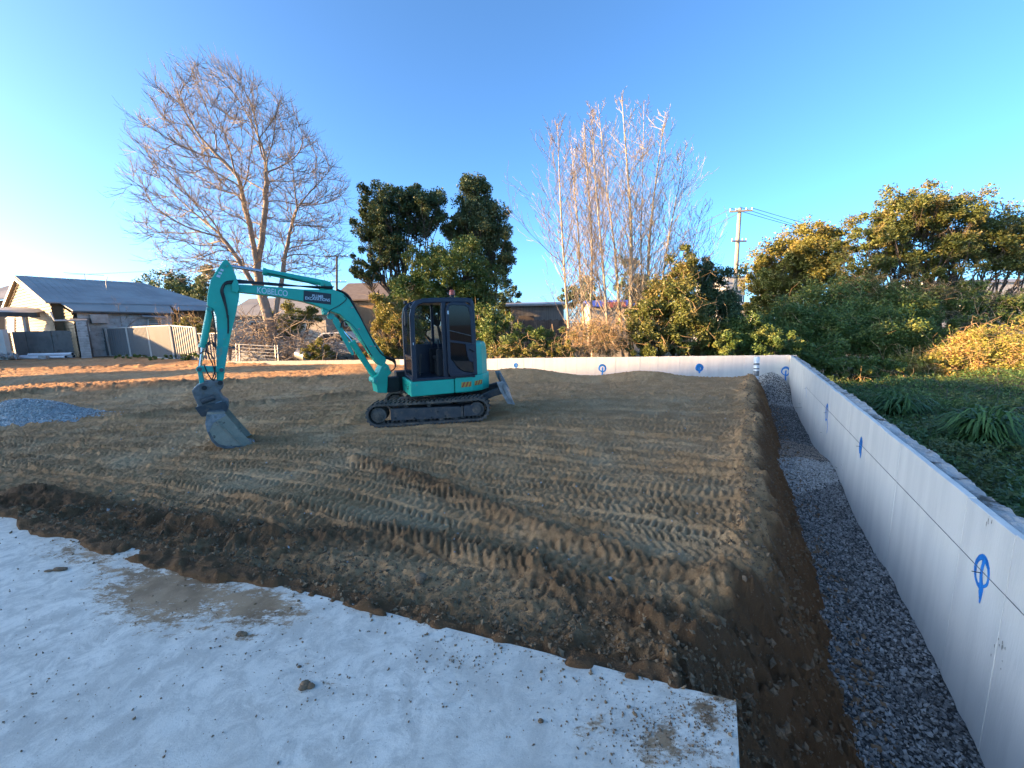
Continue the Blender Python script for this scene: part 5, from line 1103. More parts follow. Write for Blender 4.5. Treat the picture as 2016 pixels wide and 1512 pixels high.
# ---- power poles and wires
def pole(name, label, px_t, py_t, px_b, py_b, Y, r, arms, wires):
    T, B = atY(px_t, py_t, Y), atY(px_b, py_b, Y); ax_ = (T - B) / (T[2] - B[2]); zb_ = gz(B[0], Y); B = B + ax_ * (zb_ - .3 - B[2])
    t = thing(name, label, 'power pole', (B[0], B[1], zb_)); MB().tube([B, T], [r, r * .72], 12).build('post', 'pole_wood', t)
    for (f_, half, ang) in arms:
        c = T + (B - T) * f_; d = np.array([math.cos(ang), math.sin(ang), 0]); MB().obox(c + np.array([0, -r, 0]), d * half, np.cross(U3, d) * .04, U3 * .05).build('crossarm', 'timber_grey', t)
        for u in (-.95, -.45, .45, .95): MB().tube([c + d * half * u + np.array([0, -r, .06]), c + d * half * u + np.array([0, -r, .20])], [.035, .025], 8).build('insulator', 'insulator', t)
    for (f_, du, E, sag) in wires:
        A = T + (B - T) * f_ + np.array(du); E = np.array(E); pts = [A + (E - A) * u - U3 * (4 * sag * u * (1 - u)) for u in np.linspace(0, 1, 14)]
        MB().tube(pts, .018, 4).build('wire', 'wire', t)
    return t
E_r = atY(2300, 560, 70); E_l = atY(-300, 535, 75)
p1 = pole('power_pole', 'tall sun-bleached timber power pole with crossarms beside the round golden tree', 1456.5, 410, 1445, 600, 30, .165, ((.02, .75, -.15), (.20, .55, .1), (.42, .5, -.2)),
          [(.02, (.65, -.2, .2), atY(2080, 540, 42), .6), (.02, (-.65, -.1, .2), atY(2080, 548, 40), .6), (.02, (0, 0, .3), atY(2080, 556, 41), .7), (.4, (.3, 0, .1), atY(2080, 590, 42), .4), (.02, (.65, -.2, .2), atY(1000, 600, 75), 1.0), (.02, (-.65, -.1, .2), atY(990, 602, 75), 1.0), (.42, (-.3, 0, .1), atY(1000, 620, 70), .9), (.45, (0, 0, 0), atY(1380, 566, 29), .1)])
p2 = pole('power_pole', 'distant thin dark power pole seen through the bare tree twigs', 663, 503, 663, 600, 52, .17, ((.01, 1.4, .2), (.30, 1.2, .2)),
          [(.02, (-1.2, 0, .2), E_l, 1.5), (.02, (1.2, 0, .2), E_l + [0, 2, .3], 1.5), (.30, (-1.0, 0, .2), E_l + [0, 0, -2.5], 1.2)])
for q in p2.children:
    if q.name.startswith('post'): q.data.materials[0] = M['bark_dark']

# ---- unseen building-like blocks added on the sunny side to throw shade over the site
def block(name, label, x0, x1, y0, y1, z1_, cat, wall='white_wall', roofm='roof_iron', wins=()):
    t = thing(name, label, cat, ((x0 + x1) / 2, (y0 + y1) / 2, -.2)); MB().box(x0, x1, y0, y1, -.6, z1_).build('wall', wall, t)
    MB().box(x0 - .12, x1 + .12, y0 - .12, y1 + .12, z1_, z1_ + .18).build('roof', roofm, t)
    for yy, zz in wins: 
        w = MB().box(x1, x1 + .03, yy - .6, yy + .6, zz, zz + 1.3).build('window', 'dark_pane', t); MB().box(x1 + .031, x1 + .06, yy - .65, yy + .65, zz - .08, zz - .01).build('sill', 'trim', w)
    return t
block('pad_shade_caster', 'unseen tall block added well west of the dirt pad to shade it', -75, -60, -48, .15, 14.2, 'building', 'cream_wall', 'roof_iron', [(y, z) for y in range(-44, 0, 4) for z in (1.2, 4.4, 7.6, 10.8)])  # unseen block added to keep the pad and excavator in shade
block('strip_shade_caster', 'unseen small block added west of the gravel heap to cast a strip of shade', -24, -21.5, 12.3, 13.6, 3.0, 'shed', 'cream_wall', 'roof_pale', [(12.95, 1.2)])  # unseen block added for the dark strip across the dirt
block('fence_shade_caster', 'unseen long low block added west of the leaning fence to shade it', -42, -34, 14.6, 25.5, 3.75, 'fence_shade_caster', 'cream_wall', 'roof_iron', [(16.5, 1.2), (20.5, 1.2)])  # unseen block added for the slanting shade on the fence

# ================================================================== vegetation
def cones(P0, P1, R0, R1, sides):
    """many separate tapered segments -> vertices, faces"""
    P0, P1 = np.asarray(P0, float), np.asarray(P1, float); n = len(P0); t = P1 - P0; t /= np.linalg.norm(t, axis=1)[:, None] + 1e-9
    ref = np.where(np.abs(t[:, 2:3]) < .9, [[0, 0, 1.0]], [[1.0, 0, 0]]); a = np.cross(t, ref); a /= np.linalg.norm(a, axis=1)[:, None]; b = np.cross(t, a)
    an = np.arange(sides) * 2 * math.pi / sides; off = a[:, None, :] * np.cos(an)[None, :, None] + b[:, None, :] * np.sin(an)[None, :, None]
    V = np.concatenate([P0[:, None] + off * np.asarray(R0)[:, None, None], P1[:, None] + off * np.asarray(R1)[:, None, None]], 1).reshape(-1, 3)
    k = np.arange(sides); f = np.stack([k, (k + 1) % sides, sides + (k + 1) % sides, sides + k], 1)
    return V, (f[None] + 2 * sides * np.arange(n)[:, None, None]).reshape(-1, 4)
def leaves(C, size, g, aspect=.5, up=.3, fold=.15):
    n = len(C); a = g.normal(size=(n, 3)); a[:, 2] *= .7; a /= np.linalg.norm(a, axis=1)[:, None]
    nr = g.normal(size=(n, 3)) + [0, 0, up * 2]; b = np.cross(nr, a); b /= np.linalg.norm(b, axis=1)[:, None] + 1e-9
    L = (size * g.uniform(.6, 1.25, n))[:, None]; nv = np.cross(a, b)
    e = C - a * L * .42
    V = np.stack([e - b * L * aspect * .62, e + b * L * aspect * .62 + nv * L * fold, C + a * L * .58], 1).reshape(-1, 3)
    return V, (np.array([[0, 1, 2]]) + 3 * np.arange(n)[:, None])
def blob_points(c, rad, n, g, clumps, shell=.5, clump_r=.30, flat=.75):
    """points gathered in clumps spread through an ellipsoid"""
    c, rad = np.asarray(c, float), np.asarray(rad, float)
    d = g.normal(size=(clumps, 3)); d /= np.linalg.norm(d, axis=1)[:, None]; d *= (shell + (1 - shell) * g.random((clumps, 1)) ** .6) * (1 + .16 * g.normal(size=(clumps, 1)))
    k = g.integers(0, clumps, n); cr = clump_r * g.uniform(.6, 1.3, clumps)
    q = g.normal(size=(n, 3)) * [1, 1, flat]; q *= (g.random((n, 1)) ** .5) / (np.linalg.norm(q, axis=1)[:, None] + 1e-9)
    return c + d[k] * rad + q * cr[k][:, None] * rad.min() , c + d * rad
def leafy(name, label, cat, blobs, n, leaf, mat, seed, trunk=None, group=None, clumps=40, shell=.45, clump_r=.32, aspect=.5, bark='bark_dark', limb_r=.05, limbs=True, twigs=0, tmat='cane', up=.3, trunk_r=.15):
    """blobs: (px, py, Y, half width m, half depth m, half height m)"""
    g = np.random.default_rng(seed); cs = [atY(b[0], b[1], b[2]) for b in blobs]; vol = np.array([b[3] * b[5] for b in blobs]); vol = vol / vol.sum()
    base = np.array(trunk if trunk is not None else [cs[0][0], cs[0][1], 0]); base[2] = gz(base[0], base[1]) - .05
    t = thing(name, label, cat, base, group); PP = []; CC = []
    for b, c, v in zip(blobs, cs, vol):
        p, cc = blob_points(c, b[3:6], int(n * v), g, max(6, int(clumps * v * len(blobs) ** .5)), shell, clump_r); PP.append(p); CC.append(cc)
    P = np.concatenate(PP); P[:, 2] = np.maximum(P[:, 2], base[2] + .03); V, Q = leaves(P, leaf, g, aspect, up); npmesh('crown', V, Q, mat, t)
    if limbs:
        S0, S1, R0, R1 = [], [], [], []
        for b, c, cc in zip(blobs, cs, CC):
            hub = base * .45 + c * .55; hub[2] = base[2] * .5 + (c[2] - b[5] * .3) * .5
            S0 += [base, base * .5 + hub * .5]; S1 += [base * .5 + hub * .5 + g.normal(0, .06, 3), hub]; R0 += [trunk_r, trunk_r * .8]; R1 += [trunk_r * .82, limb_r * 1.3]
            S0[-1] = S1[-2]
            ns = max(2, len(cc) // 5); sub = cc[g.choice(len(cc), ns, replace=False)] * .55 + hub * .45
            def bend(p, q, r0, r1):
                m_ = (p + q) / 2 + g.normal(0, .10, 3) * np.linalg.norm(q - p) + [0, 0, -.06 * np.linalg.norm(q - p)]; S0.extend([p, m_]); S1.extend([m_, q]); R0.extend([r0, (r0 + r1) / 2]); R1.extend([(r0 + r1) / 2, r1])
            for h_ in sub: bend(hub, h_, limb_r, limb_r * .5)
            for q in cc:
                q = np.maximum(q, [-1e9, -1e9, base[2] + .1]); h_ = sub[np.argmin(np.linalg.norm(sub - q, axis=1))]; bend(h_, q, limb_r * .36, limb_r * .12)
        V, Q = cones(S0, S1, R0, R1, 5); npmesh('trunk', V, Q, bark, t)
    if twigs:  # fine canes, too small to pick apart
        k = g.integers(0, len(P), twigs); A = P[k]; D = g.normal(size=(twigs, 3)) + [0, 0, .35]; D /= np.linalg.norm(D, axis=1)[:, None]; L = leaf * g.uniform(2, 6.5, (twigs, 1)); B = A + D * L; Cc = B + (D + g.normal(0, .5, (twigs, 3)) - [0, 0, .4]) * L * .6
        V1, Q1 = cones(np.concatenate([A, B]), np.concatenate([B, Cc]), np.full(2 * twigs, leaf * .06), np.full(2 * twigs, leaf * .04), 3); npmesh('canes', V1, Q1, tmat, t)['kind'] = 'stuff'
    return t

# ---- big bare tree: limbs grown towards points that fill its egg-shaped crown, then fine twigs
def bare_tree():
    g = np.random.default_rng(77); Y0 = 20.5
    base = atY(532, 700, Y0); base[2] = .40
    t = thing('bare_tree', 'big bare winter tree with thick trunk and fan of fine twigs behind the low wall', 'tree', base)
    prof = [(135, 428, 12), (160, 436, 75), (200, 450, 125), (240, 460, 152), (300, 478, 182), (350, 482, 205), (400, 484, 210), (450, 488, 202), (500, 490, 190), (545, 500, 165)]
    ys = [p[0] for p in prof]; A = []
    while len(A) < 3000:
        py = 138 + 410 * g.random() ** .95; cx = np.interp(py, ys, [p[1] for p in prof]); hw_ = np.interp(py, ys, [p[2] for p in prof]) * .94; u, v = g.uniform(-1, 1, 2); q = u * u + v * v
        if q > 1 or q < g.random() * .25: continue
        p = atY(cx + u * hw_, py, Y0); p[1] += v * hw_ / 800 * Y0 * .75; A.append(p)
    att = np.array(A); Nd = [base]; par = [-1]
    def lay(pts, parent):
        P = polyf(pts)
        for q in P[1:]: Nd.append(q + g.normal(0, .015, 3)); par.append(parent); parent = len(Nd) - 1
        return parent
    a0 = lay([base, atY(535, 660, Y0), atY(526, 620, Y0), atY(516, 580, Y0)], 0)
    b0 = lay([Nd[a0], atY(506, 530, Y0), atY(497, 470, Y0 - .2), atY(484, 410, Y0 - .4), atY(470, 350, Y0 - .4)], a0)
    lay([Nd[a0 + 4], atY(516, 470, Y0 + .3), atY(522, 400, Y0 + .4), atY(524, 330, Y0 + .5)], a0 + 4)
    lay([Nd[a0 - 7], atY(546, 600, Y0 + .3), atY(556, 540, Y0 + .4), atY(566, 480, Y0 + .3), atY(580, 420, Y0 + .3)], a0 - 7)
    lay([Nd[a0], atY(490, 545, Y0 - .5), atY(462, 500, Y0 - .7), atY(432, 462, Y0 - .8)], a0)
    nst = len(Nd); near = np.full(len(att), 1e9); who = np.zeros(len(att), int); alive = np.ones(len(att), bool); kids = {}
    def upd(i0):
        for i in range(i0, len(Nd)):
            d = np.linalg.norm(att - Nd[i], axis=1); k = d < near; near[k] = d[k]; who[k] = i
    upd(4); step = .26
    for it in range(120):
        m_ = alive & (near < 4.0)
        if not m_.any(): break
        ND = np.array(Nd); dirs = att[m_] - ND[who[m_]]; dirs /= np.linalg.norm(dirs, axis=1)[:, None] + 1e-9; S = np.zeros((len(Nd), 3)); np.add.at(S, who[m_], dirs); i0 = len(Nd)
        for i in np.unique(who[m_]):
            pd = Nd[i] - Nd[par[i]] if par[i] >= 0 else U3; pd = pd / (np.linalg.norm(pd) + 1e-9); d = S[i] / (np.linalg.norm(S[i]) + 1e-9) + pd * .75 + np.array([0, 0, .22]) + g.normal(0, .07, 3); d /= np.linalg.norm(d)
            if any(d @ k > .93 for k in kids.get(i, [])) or len(kids.get(i, [])) > 3:
                alive[(who == i) & m_] &= g.random(int(((who == i) & m_).sum())) > .5; continue
            kids.setdefault(i, []).append(d); Nd.append(Nd[i] + d * step); par.append(i)
        upd(i0); alive &= near > .42
    Nd = np.array(Nd); par = np.array(par); r = np.zeros(len(Nd))
    for i in range(len(Nd) - 1, 0, -1):
        if r[i] == 0: r[i] = .0085 ** 1.85
        r[par[i]] += r[i]
    r = r ** (1 / 1.85); r = np.minimum(np.maximum(r, .008), .46); idx = np.arange(1, len(Nd)); R1 = r[idx]; R0 = np.minimum(r[par[idx]], R1 * 1.25); R0[0] = .62; R1[0] = max(R1[0], .50)
    big = R1 > .024; V, Q = cones(Nd[par[idx]][big], Nd[idx][big] + (Nd[idx] - Nd[par[idx]])[big] * .10, R0[big], R1[big], 8); npmesh('trunk', V, Q, 'bark_pale', t, smooth=True)
    S0, S1, A0, A1 = [Nd[par[idx]][~big]], [Nd[idx][~big]], [R0[~big]], [R1[~big]]
    # twigs in two generations
    src = idx[(r[idx] < .034) & (idx > nst)]; P = np.repeat(Nd[src], 3, 0); D = np.repeat(Nd[src] - Nd[par[src]], 3, 0); D /= np.linalg.norm(D, axis=1)[:, None] + 1e-9
    for gen, (ln, keep, rr) in enumerate(((.60, .95, .0085), (.34, .72, .0064))):
        k = g.random(len(P)) < keep; P, D = P[k], D[k]; n = len(P); E = D + g.normal(0, .36, (n, 3)) + [0, 0, .25]; E /= np.linalg.norm(E, axis=1)[:, None]; L = ln * g.uniform(.5, 1.2, (n, 1)); M1 = P + E * L * .5; E2 = E + g.normal(0, .12, (n, 3)) + [0, 0, .18]; E2 /= np.linalg.norm(E2, axis=1)[:, None]; T2 = M1 + E2 * L * .5
        S0 += [P, M1]; S1 += [M1, T2]; A0 += [np.full(n, rr), np.full(n, rr * .8)]; A1 += [np.full(n, rr * .8), np.full(n, rr * .5)]
        P = np.concatenate([M1, T2]); D = np.concatenate([E, E2])
    V, Q = cones(np.concatenate(S0), np.concatenate(S1), np.concatenate(A0), np.concatenate(A1), 3); npmesh('twigs', V, Q, 'bark_twig', t)
    # tangle of low shoots round the trunk
    n = 320; A0 = np.stack([base[0] + g.normal(-.15, .75, n), base[1] + g.normal(0, .6, n) - .3, g.uniform(.5, 2.6, n)], 1); D = g.normal(size=(n, 3)) * [1, .7, .6]; D /= np.linalg.norm(D, axis=1)[:, None]
    L = g.uniform(.4, 1.1, (n, 1)); B = A0 + D * L; D2 = D + g.normal(0, .5, (n, 3)) - [0, 0, .3]; C2 = B + D2 * L * .7
    V, Q = cones(np.concatenate([A0, B]), np.concatenate([B, C2]), np.full(2 * n, .016), np.full(2 * n, .009), 4); npmesh('shoots', V, Q, 'bark_pale', t)
bare_tree()
# brush pile thrown below the tree, to the right of the trunk
def brush(name, label, px, py, Y, rx, ry, hgt, n, seed, mat='bark_pale', r=.014, cat='brush pile', length=(.5, 1.3)):
    g = np.random.default_rng(seed); c = atY(px, py, Y); z0 = max(gz(c[0], Y), -1.3); A0 = np.stack([c[0] + g.normal(0, rx * .5, n), c[1] + g.normal(0, ry * .5, n), z0 + hgt * g.random(n) ** 1.3], 1)
    D = g.normal(size=(n, 3)) * [1, .8, .55] + [0, 0, .15]; D /= np.linalg.norm(D, axis=1)[:, None]; L = g.uniform(*length, (n, 1)); B = A0 + D * L * .6; D2 = D + g.normal(0, .45, (n, 3)) - [0, 0, .25]; C2 = B + D2 * L * .5
    P0, P1 = np.concatenate([A0, B]), np.concatenate([B, C2]); P0[:, 2] = np.maximum(P0[:, 2], z0 + .02); P1[:, 2] = np.maximum(P1[:, 2], z0 + .02)
    V, Q = cones(P0, P1, np.full(2 * n, r), np.full(2 * n, r * .6), 4)
    return tag(npmesh(name, V, Q, mat), label, cat, kind='stuff')
brush('brush_pile', 'pile of pale dead branches beside the big bare tree trunk', 590, 660, 19.3, 2.2, 1.0, 1.2, 240, 21)
brush('brush_pile', 'grey dead twigs heaped over the derelict car', 640, 665, 19.0, 1.6, .6, 1.3, 150, 22, 'cane_grey', .010)

# ---- poplars
def poplar(k, label, pts, Y, r0, seed, spread=1.0):
    g = np.random.default_rng(seed); T = [atY(px, py, Y + g.normal(0, .15)) for px, py in pts]; b = T[0].copy(); zb_ = gz(b[0], Y); d = T[0] - T[1]; b = T[0] + d * ((zb_ - T[0][2]) / d[2] if d[2] < 0 else 0)
    T = polyf([b] + T); t = thing('poplar', label, 'tree', b, 'bare poplar stems behind the back wall'); n = len(T); H = T[-1][2] - b[2]
    rad = [max(.012, r0 * (1 - .93 * i / (n - 1)) ** .9) for i in range(n)]; MB().tube(T, rad, 8).build('trunk', 'bark_white', t, smooth=True)
    S0, S1, R0, R1 = [], [], [], []; T = np.array(T); hh = T[:, 2]
    def limb(p, d, L, r, lev):
        q = p; seg = 5 if lev == 0 else 3
        for i in range(seg):
            d = d + np.array([0, 0, .13]) + g.normal(0, .09, 3); d = d / np.linalg.norm(d); e = q + d * L / seg; r1 = max(.0055, r * (1 - .8 * (i + 1) / seg)); rs = max(.006, r * (1 - .8 * i / seg))
            S0.append(q); S1.append(e); R0.append(rs); R1.append(r1)
            if lev < 2 and i >= (1 if lev == 0 else 0):
                for _ in range(2 if lev == 0 else 1):
                    if g.random() < .74: s = g.normal(size=3) * [1, 1, .4]; limb(e, d * .8 + s * .42, L * g.uniform(.25, .48), rs * .5, lev + 1)
            q = e
    z = b[2] + H * .20
    while z < T[-1][2] - .15:
        f_ = (z - b[2]) / H; p = np.array([np.interp(z, hh, T[:, i]) for i in range(3)]); a = g.random() * 2 * math.pi; el = g.uniform(.50, 1.15); L = 1.35 * spread * (.5 + 1.9 * math.sin(math.pi * min(1, (f_ * .80 + .18)))) * g.uniform(.55, 1.15) * (1.15 - f_ * .62)
        limb(p, np.array([math.cos(a) * math.cos(el), math.sin(a) * math.cos(el) * .8, math.sin(el)]), L, max(.012, r0 * .34 * (1.1 - f_)), 0); z += g.uniform(.10, .26)
    V, Q = cones(S0, S1, R0, R1, 3); npmesh('branches', V, Q, 'bark_white' if k % 3 else 'bark_twig', t)
pops = [([(1123, 683), (1116, 600), (1109, 497), (1102, 370), (1098, 243)], 18.2, .085, 1.15, 'leaning bare poplar with pale low side branches at the outer end of the row'),
        ([(1150, 640), (1142, 540), (1138, 450), (1130, 360), (1125, 285)], 20.2, .075, .9, 'slender bare poplar stem just inside the leaning end tree'),
        ([(1162, 643), (1165, 540), (1164, 461), (1156, 340), (1149, 240)], 19.4, .080, .95, 'straight bare poplar stem rising behind the orange thicket'),
        ([(1198, 672), (1190, 560), (1184, 490), (1172, 350), (1166, 212)], 18.4, .085, .95, 'curving bare poplar stem rooted in the orange thicket'),
        ([(1222, 640), (1214, 540), (1208, 470), (1193, 360), (1178, 205)], 20.0, .090, .9, 'bare poplar stem leaning beside the blue canopy'),
        ([(1242, 640), (1243, 520), (1241, 420), (1234, 320), (1224, 190)], 19.0, .125, .95, 'tallest bare poplar with the thickest pale trunk'),
        ([(1270, 650), (1262, 500), (1264, 380), (1268, 205)], 20.8, .06, .85, 'thin bare poplar stem just beyond the tallest one'),
        ([(1276, 640), (1277, 500), (1284, 420), (1292, 350), (1310, 222)], 19.6, .10, .95, 'forked bare poplar leaning over the olive bush'),
        ([(1300, 640), (1306, 540), (1318, 460), (1334, 380), (1350, 290)], 19.2, .07, 1.0, 'short bare poplar stem rising out of the olive bush'),
        ([(1335, 640), (1350, 560), (1366, 480), (1382, 410)], 20.4, .05, 1.0, 'lowest spreading bare poplar above the dark shrub')]
for k, (pts, Y, r0, sp_, lb) in enumerate(pops): poplar(k, lb, pts, Y, r0, 400 + k, sp_)

# ---- evergreen trees and shrubs along the back
leafy('evergreen_tree', 'dark open-crowned evergreen with bare limbs showing, rising behind the excavator boom', 'tree', [(785, 400, 24, 2.0, 1.6, 1.1), (735, 440, 24, 1.2, 1.4, 1.3), (840, 420, 24.3, 1.3, 1.4, 1.4), (770, 480, 24, 1.5, 1.4, 1.3), (722, 530, 24, .9, 1.0, 1.0)], 48000, .14, 'leaf_dark', 31, trunk=atY(800, 690, 24), clumps=150, shell=.30, clump_r=.27, limb_r=.055, trunk_r=.20)
leafy('evergreen_tree', 'tall narrow grey-green evergreen standing beside the dark open-crowned one', 'tree', [(935, 385, 25, 1.1, 1.1, 1.3), (945, 440, 25, 1.7, 1.4, 1.5), (975, 510, 25, 1.1, 1.2, 1.8), (905, 450, 25, 1.2, 1.2, 1.0)], 46000, .135, 'leaf_gum', 32, trunk=atY(940, 690, 25), clumps=140, shell=.30, clump_r=.30, trunk_r=.16)
leafy('evergreen_tree', 'dense rounded green tree directly behind the excavator cab', 'tree', [(905, 545, 22, 1.9, 1.5, 2.1), (845, 560, 22, 1.8, 1.5, 1.9), (800, 600, 21.5, 1.4, 1.2, 1.6), (940, 620, 22, 1.4, 1.3, 1.4)], 56000, .125, 'leaf_mid', 33, trunk=atY(880, 690, 22), clumps=120, clump_r=.30)
leafy('shrub', 'yellow-green sunlit shrub between the boom foot and the cab', 'shrub', [(768, 650, 18.6, .95, .8, 1.1), (760, 610, 18.8, .7, .7, .8), (800, 660, 18.8, 1.0, .8, 1.0), (745, 690, 18.4, .9, .6, .5)], 28000, .09, 'leaf_gold', 34, clumps=70, twigs=300)
leafy('shrub', 'broad leafy green bush at the foot of the iron shed, right of the cab', 'shrub', [(985, 665, 18.2, 1.1, .8, .75), (1050, 680, 17.8, 1.2, .7, .6), (1095, 678, 18.0, .9, .7, .65), (955, 640, 19, .9, .8, .9)], 26000, .11, 'leaf_mid', 35, clumps=70, twigs=120, up=.5)
leafy('weeds', 'upright pale green weeds growing along the back wall beside the leaning poplar', 'weeds', [(1040, 695, 17.0, 1.0, .3, .28), (1085, 692, 16.9, 1.0, .3, .32), (985, 694, 17.1, .6, .3, .3)], 4200, .085, 'leaf_gold', 36, clumps=50, limbs=False, twigs=160, up=.1)
leafy('thicket', 'orange-brown twiggy thicket at the foot of the poplars', 'thicket', [(1165, 665, 17.5, 1.2, .7, .85), (1210, 660, 17.7, .9, .7, .9), (1150, 690, 17.2, 1.0, .5, .35)], 3800, .075, 'leaf_olive', 37, clumps=60, limbs=False, twigs=2600, tmat='cane')
leafy('shrub', 'large olive-green bush with a pointed crown below the poplars', 'shrub', [(1345, 545, 18.2, .75, .8, 1.3), (1320, 600, 18.0, 1.3, 1.1, 1.3), (1275, 640, 17.8, 1.1, .9, 1.1), (1355, 650, 17.8, 1.5, 1.0, 1.2), (1300, 680, 17.3, 1.6, .7, .5)], 60000, .105, 'leaf_olive', 38, clumps=130, twigs=420)
leafy('shrub', 'dark green shrub growing against the olive bush below the power pole', 'shrub', [(1405, 575, 19.0, 1.1, 1.0, 1.2), (1415, 630, 18.8, 1.2, 1.0, 1.3), (1385, 530, 19.2, .5, .6, .6)], 28000, .11, 'leaf_dark', 39, clumps=80)
leafy('shrub', 'low mid green bush behind the far end of the back wall', 'shrub', [(1460, 665, 17.6, 1.3, .9, .9), (1520, 675, 17.2, 1.2, .8, .7), (1420, 680, 17.3, 1.0, .7, .6)], 30000, .105, 'leaf_mid', 40, clumps=80, twigs=0)
leafy('shrub', 'bright little weed bush beside the derelict car', 'shrub', [(628, 690, 18.6, .7, .5, .55), (612, 700, 18.4, .5, .4, .3)], 4500, .10, 'leaf_gold', 41, clumps=30, limbs=False)
leafy('shrub', 'straggly green bush behind the tree trunk under the boom', 'shrub', [(590, 625, 22, 1.2, .9, .8), (560, 645, 21.5, .9, .8, .8)], 6000, .13, 'leaf_olive', 42, clumps=45)
# ---- right hand side, beyond the long wall
leafy('round_tree', 'round golden-green tree standing behind the power pole and white shed', 'tree', [(1560, 530, 31, 2.9, 2.5, 2.6), (1520, 560, 30, 1.7, 1.7, 2.2), (1610, 510, 31, 2.0, 2.0, 2.1), (1500, 600, 30, .9, 1.0, 1.2)], 72000, .17, 'leaf_gold', 43, clumps=150, clump_r=.26, trunk_r=.25)
leafy('spreading_tree', 'tallest spreading tree with an open sunlit crown beyond the long white wall', 'tree', [(1790, 420, 25, 2.6, 2.0, 1.5), (1880, 440, 25, 2.4, 2.0, 1.9), (1720, 480, 25, 2.2, 1.8, 1.3), (1960, 480, 25, 1.9, 1.8, 2.0), (1830, 510, 24.5, 3.0, 1.8, 1.2), (2040, 470, 25, 2.0, 2.0, 2.2), (1690, 540, 24.5, 1.6, 1.4, 1.3)], 95000, .14, 'leaf_olive', 44, trunk=atY(1880, 650, 25), clumps=190, shell=.30, clump_r=.27, limb_r=.07, trunk_r=.24, bark='bark_dark')
leafy('shrub_bank', 'dark green bank of tangled shrubs between the round tree and the wall corner', 'shrub', [(1590, 660, 20.5, 2.6, 1.5, 1.2), (1680, 650, 21, 2.6, 1.6, 1.4), (1760, 670, 21, 2.4, 1.6, 1.2), (1600, 715, 18.8, 1.7, 1.0, .8), (1690, 725, 18.6, 1.8, 1.0, .6), (1640, 605, 23, 2.4, 1.5, 1.5), (1550, 640, 21, 1.8, 1.3, 1.2), (1760, 620, 22.5, 2.2, 1.4, 1.3)], 120000, .12, 'leaf_mid', 45, clumps=420, shell=.25, twigs=500, limbs=False)
leafy('thicket', 'reddish tangled creeper hanging below the tall spreading tree', 'thicket', [(1700, 585, 23.5, 1.9, 1.0, 1.3), (1800, 590, 23.5, 2.0, 1.0, 1.2)], 36000, .10, 'leaf_olive', 46, clumps=110, twigs=1300, limbs=False)
leafy('thicket', 'shady twig thicket under the tall spreading tree', 'thicket', [(1900, 600, 23.5, 2.6, 1.2, 1.2), (2000, 620, 23, 2.2, 1.2, 1.2), (1860, 650, 22.5, 2.6, 1.0, .9)], 44000, .11, 'leaf_mid', 47, clumps=130, twigs=1500, tmat='cane_grey', limbs=False)
leafy('bramble', 'golden sunlit bramble mound with arching dry canes beyond the long wall', 'bramble', [(1860, 725, 19.0, 2.3, 1.4, 1.0), (1960, 710, 18.6, 2.3, 1.4, 1.3), (2060, 700, 18.8, 2.2, 1.4, 1.4), (1770, 745, 19.4, 1.5, 1.0, .55), (1920, 690, 19.4, 1.4, 1.0, .9)], 95000, .10, 'leaf_bramble', 48, clumps=330, twigs=2700, limbs=False)
leafy('bramble', 'small sunlit bramble tip poking out beside the concrete wall top', 'bramble', [(1690, 768, 17.5, .9, .6, .28), (1740, 758, 18.2, .8, .6, .4)], 3600, .09, 'leaf_bramble', 49, clumps=50, limbs=False, twigs=200)

# low dark cover over the ground beyond the wall
def cover():
    g = np.random.default_rng(61)
    def cz(x, y): return -.62 + .42 * fbm(x, y, .38, 3, 62) + .30 * fbm(x, y, 1.2, 3, 63) + .10 * fbm(x, y, 4, 2, 64)
    n = 120000; y = 1.5 + 17.5 * g.random(n) ** 1.15; x = g.uniform(0, 1, n); x = (y - CORNER[1]) * RDIR[0] / RDIR[1] + CORNER[0] + .26 + x * (4 + .75 * y)
    z = cz(x, y) + .10 * g.random(n) ** 2 - .25 * g.random(n) ** 1.5; V, Q = leaves(np.stack([x, y, z], 1), .085, g, .45, .5)
    n2 = 5200; A = np.stack([x[:n2], y[:n2], z[:n2] - .1], 1); D = g.normal(size=(n2, 3)) * [1, 1, .35] + [0, 0, .3]; D /= np.linalg.norm(D, axis=1)[:, None]; B = A + D * g.uniform(.15, .55, (n2, 1)); V2, Q2 = cones(A, B, np.full(n2, .006), np.full(n2, .003), 3)
    a = np.linspace(0, 1, 60); b = np.linspace(1, 20, 60); AA, BB = np.meshgrid(a, b, indexing='ij'); X = (BB - CORNER[1]) * RDIR[0] / RDIR[1] + CORNER[0] + .24 + AA * (4.2 + .8 * BB); Z = cz(X, BB) - .24
    i = np.arange(X.size).reshape(X.shape); Q3 = np.stack([i[:-1, :-1], i[1:, :-1], i[1:, 1:], i[:-1, 1:]], -1).reshape(-1, 4)
    Q2 = np.concatenate([Q2[:, [0, 1, 2]], Q2[:, [0, 2, 3]]])
    tag(npmesh('ground_cover', np.concatenate([V, V2]), np.concatenate([Q, Q2 + len(V)]), 'leaf_cover'), 'dark green ground cover spreading beyond the long white wall', 'ground cover', kind='stuff')
    npmesh('bank_ground', np.stack([X, BB, Z], -1).reshape(-1, 3), Q3, 'ground', smooth=True)['kind'] = 'structure'
    return cz
CZF = cover()
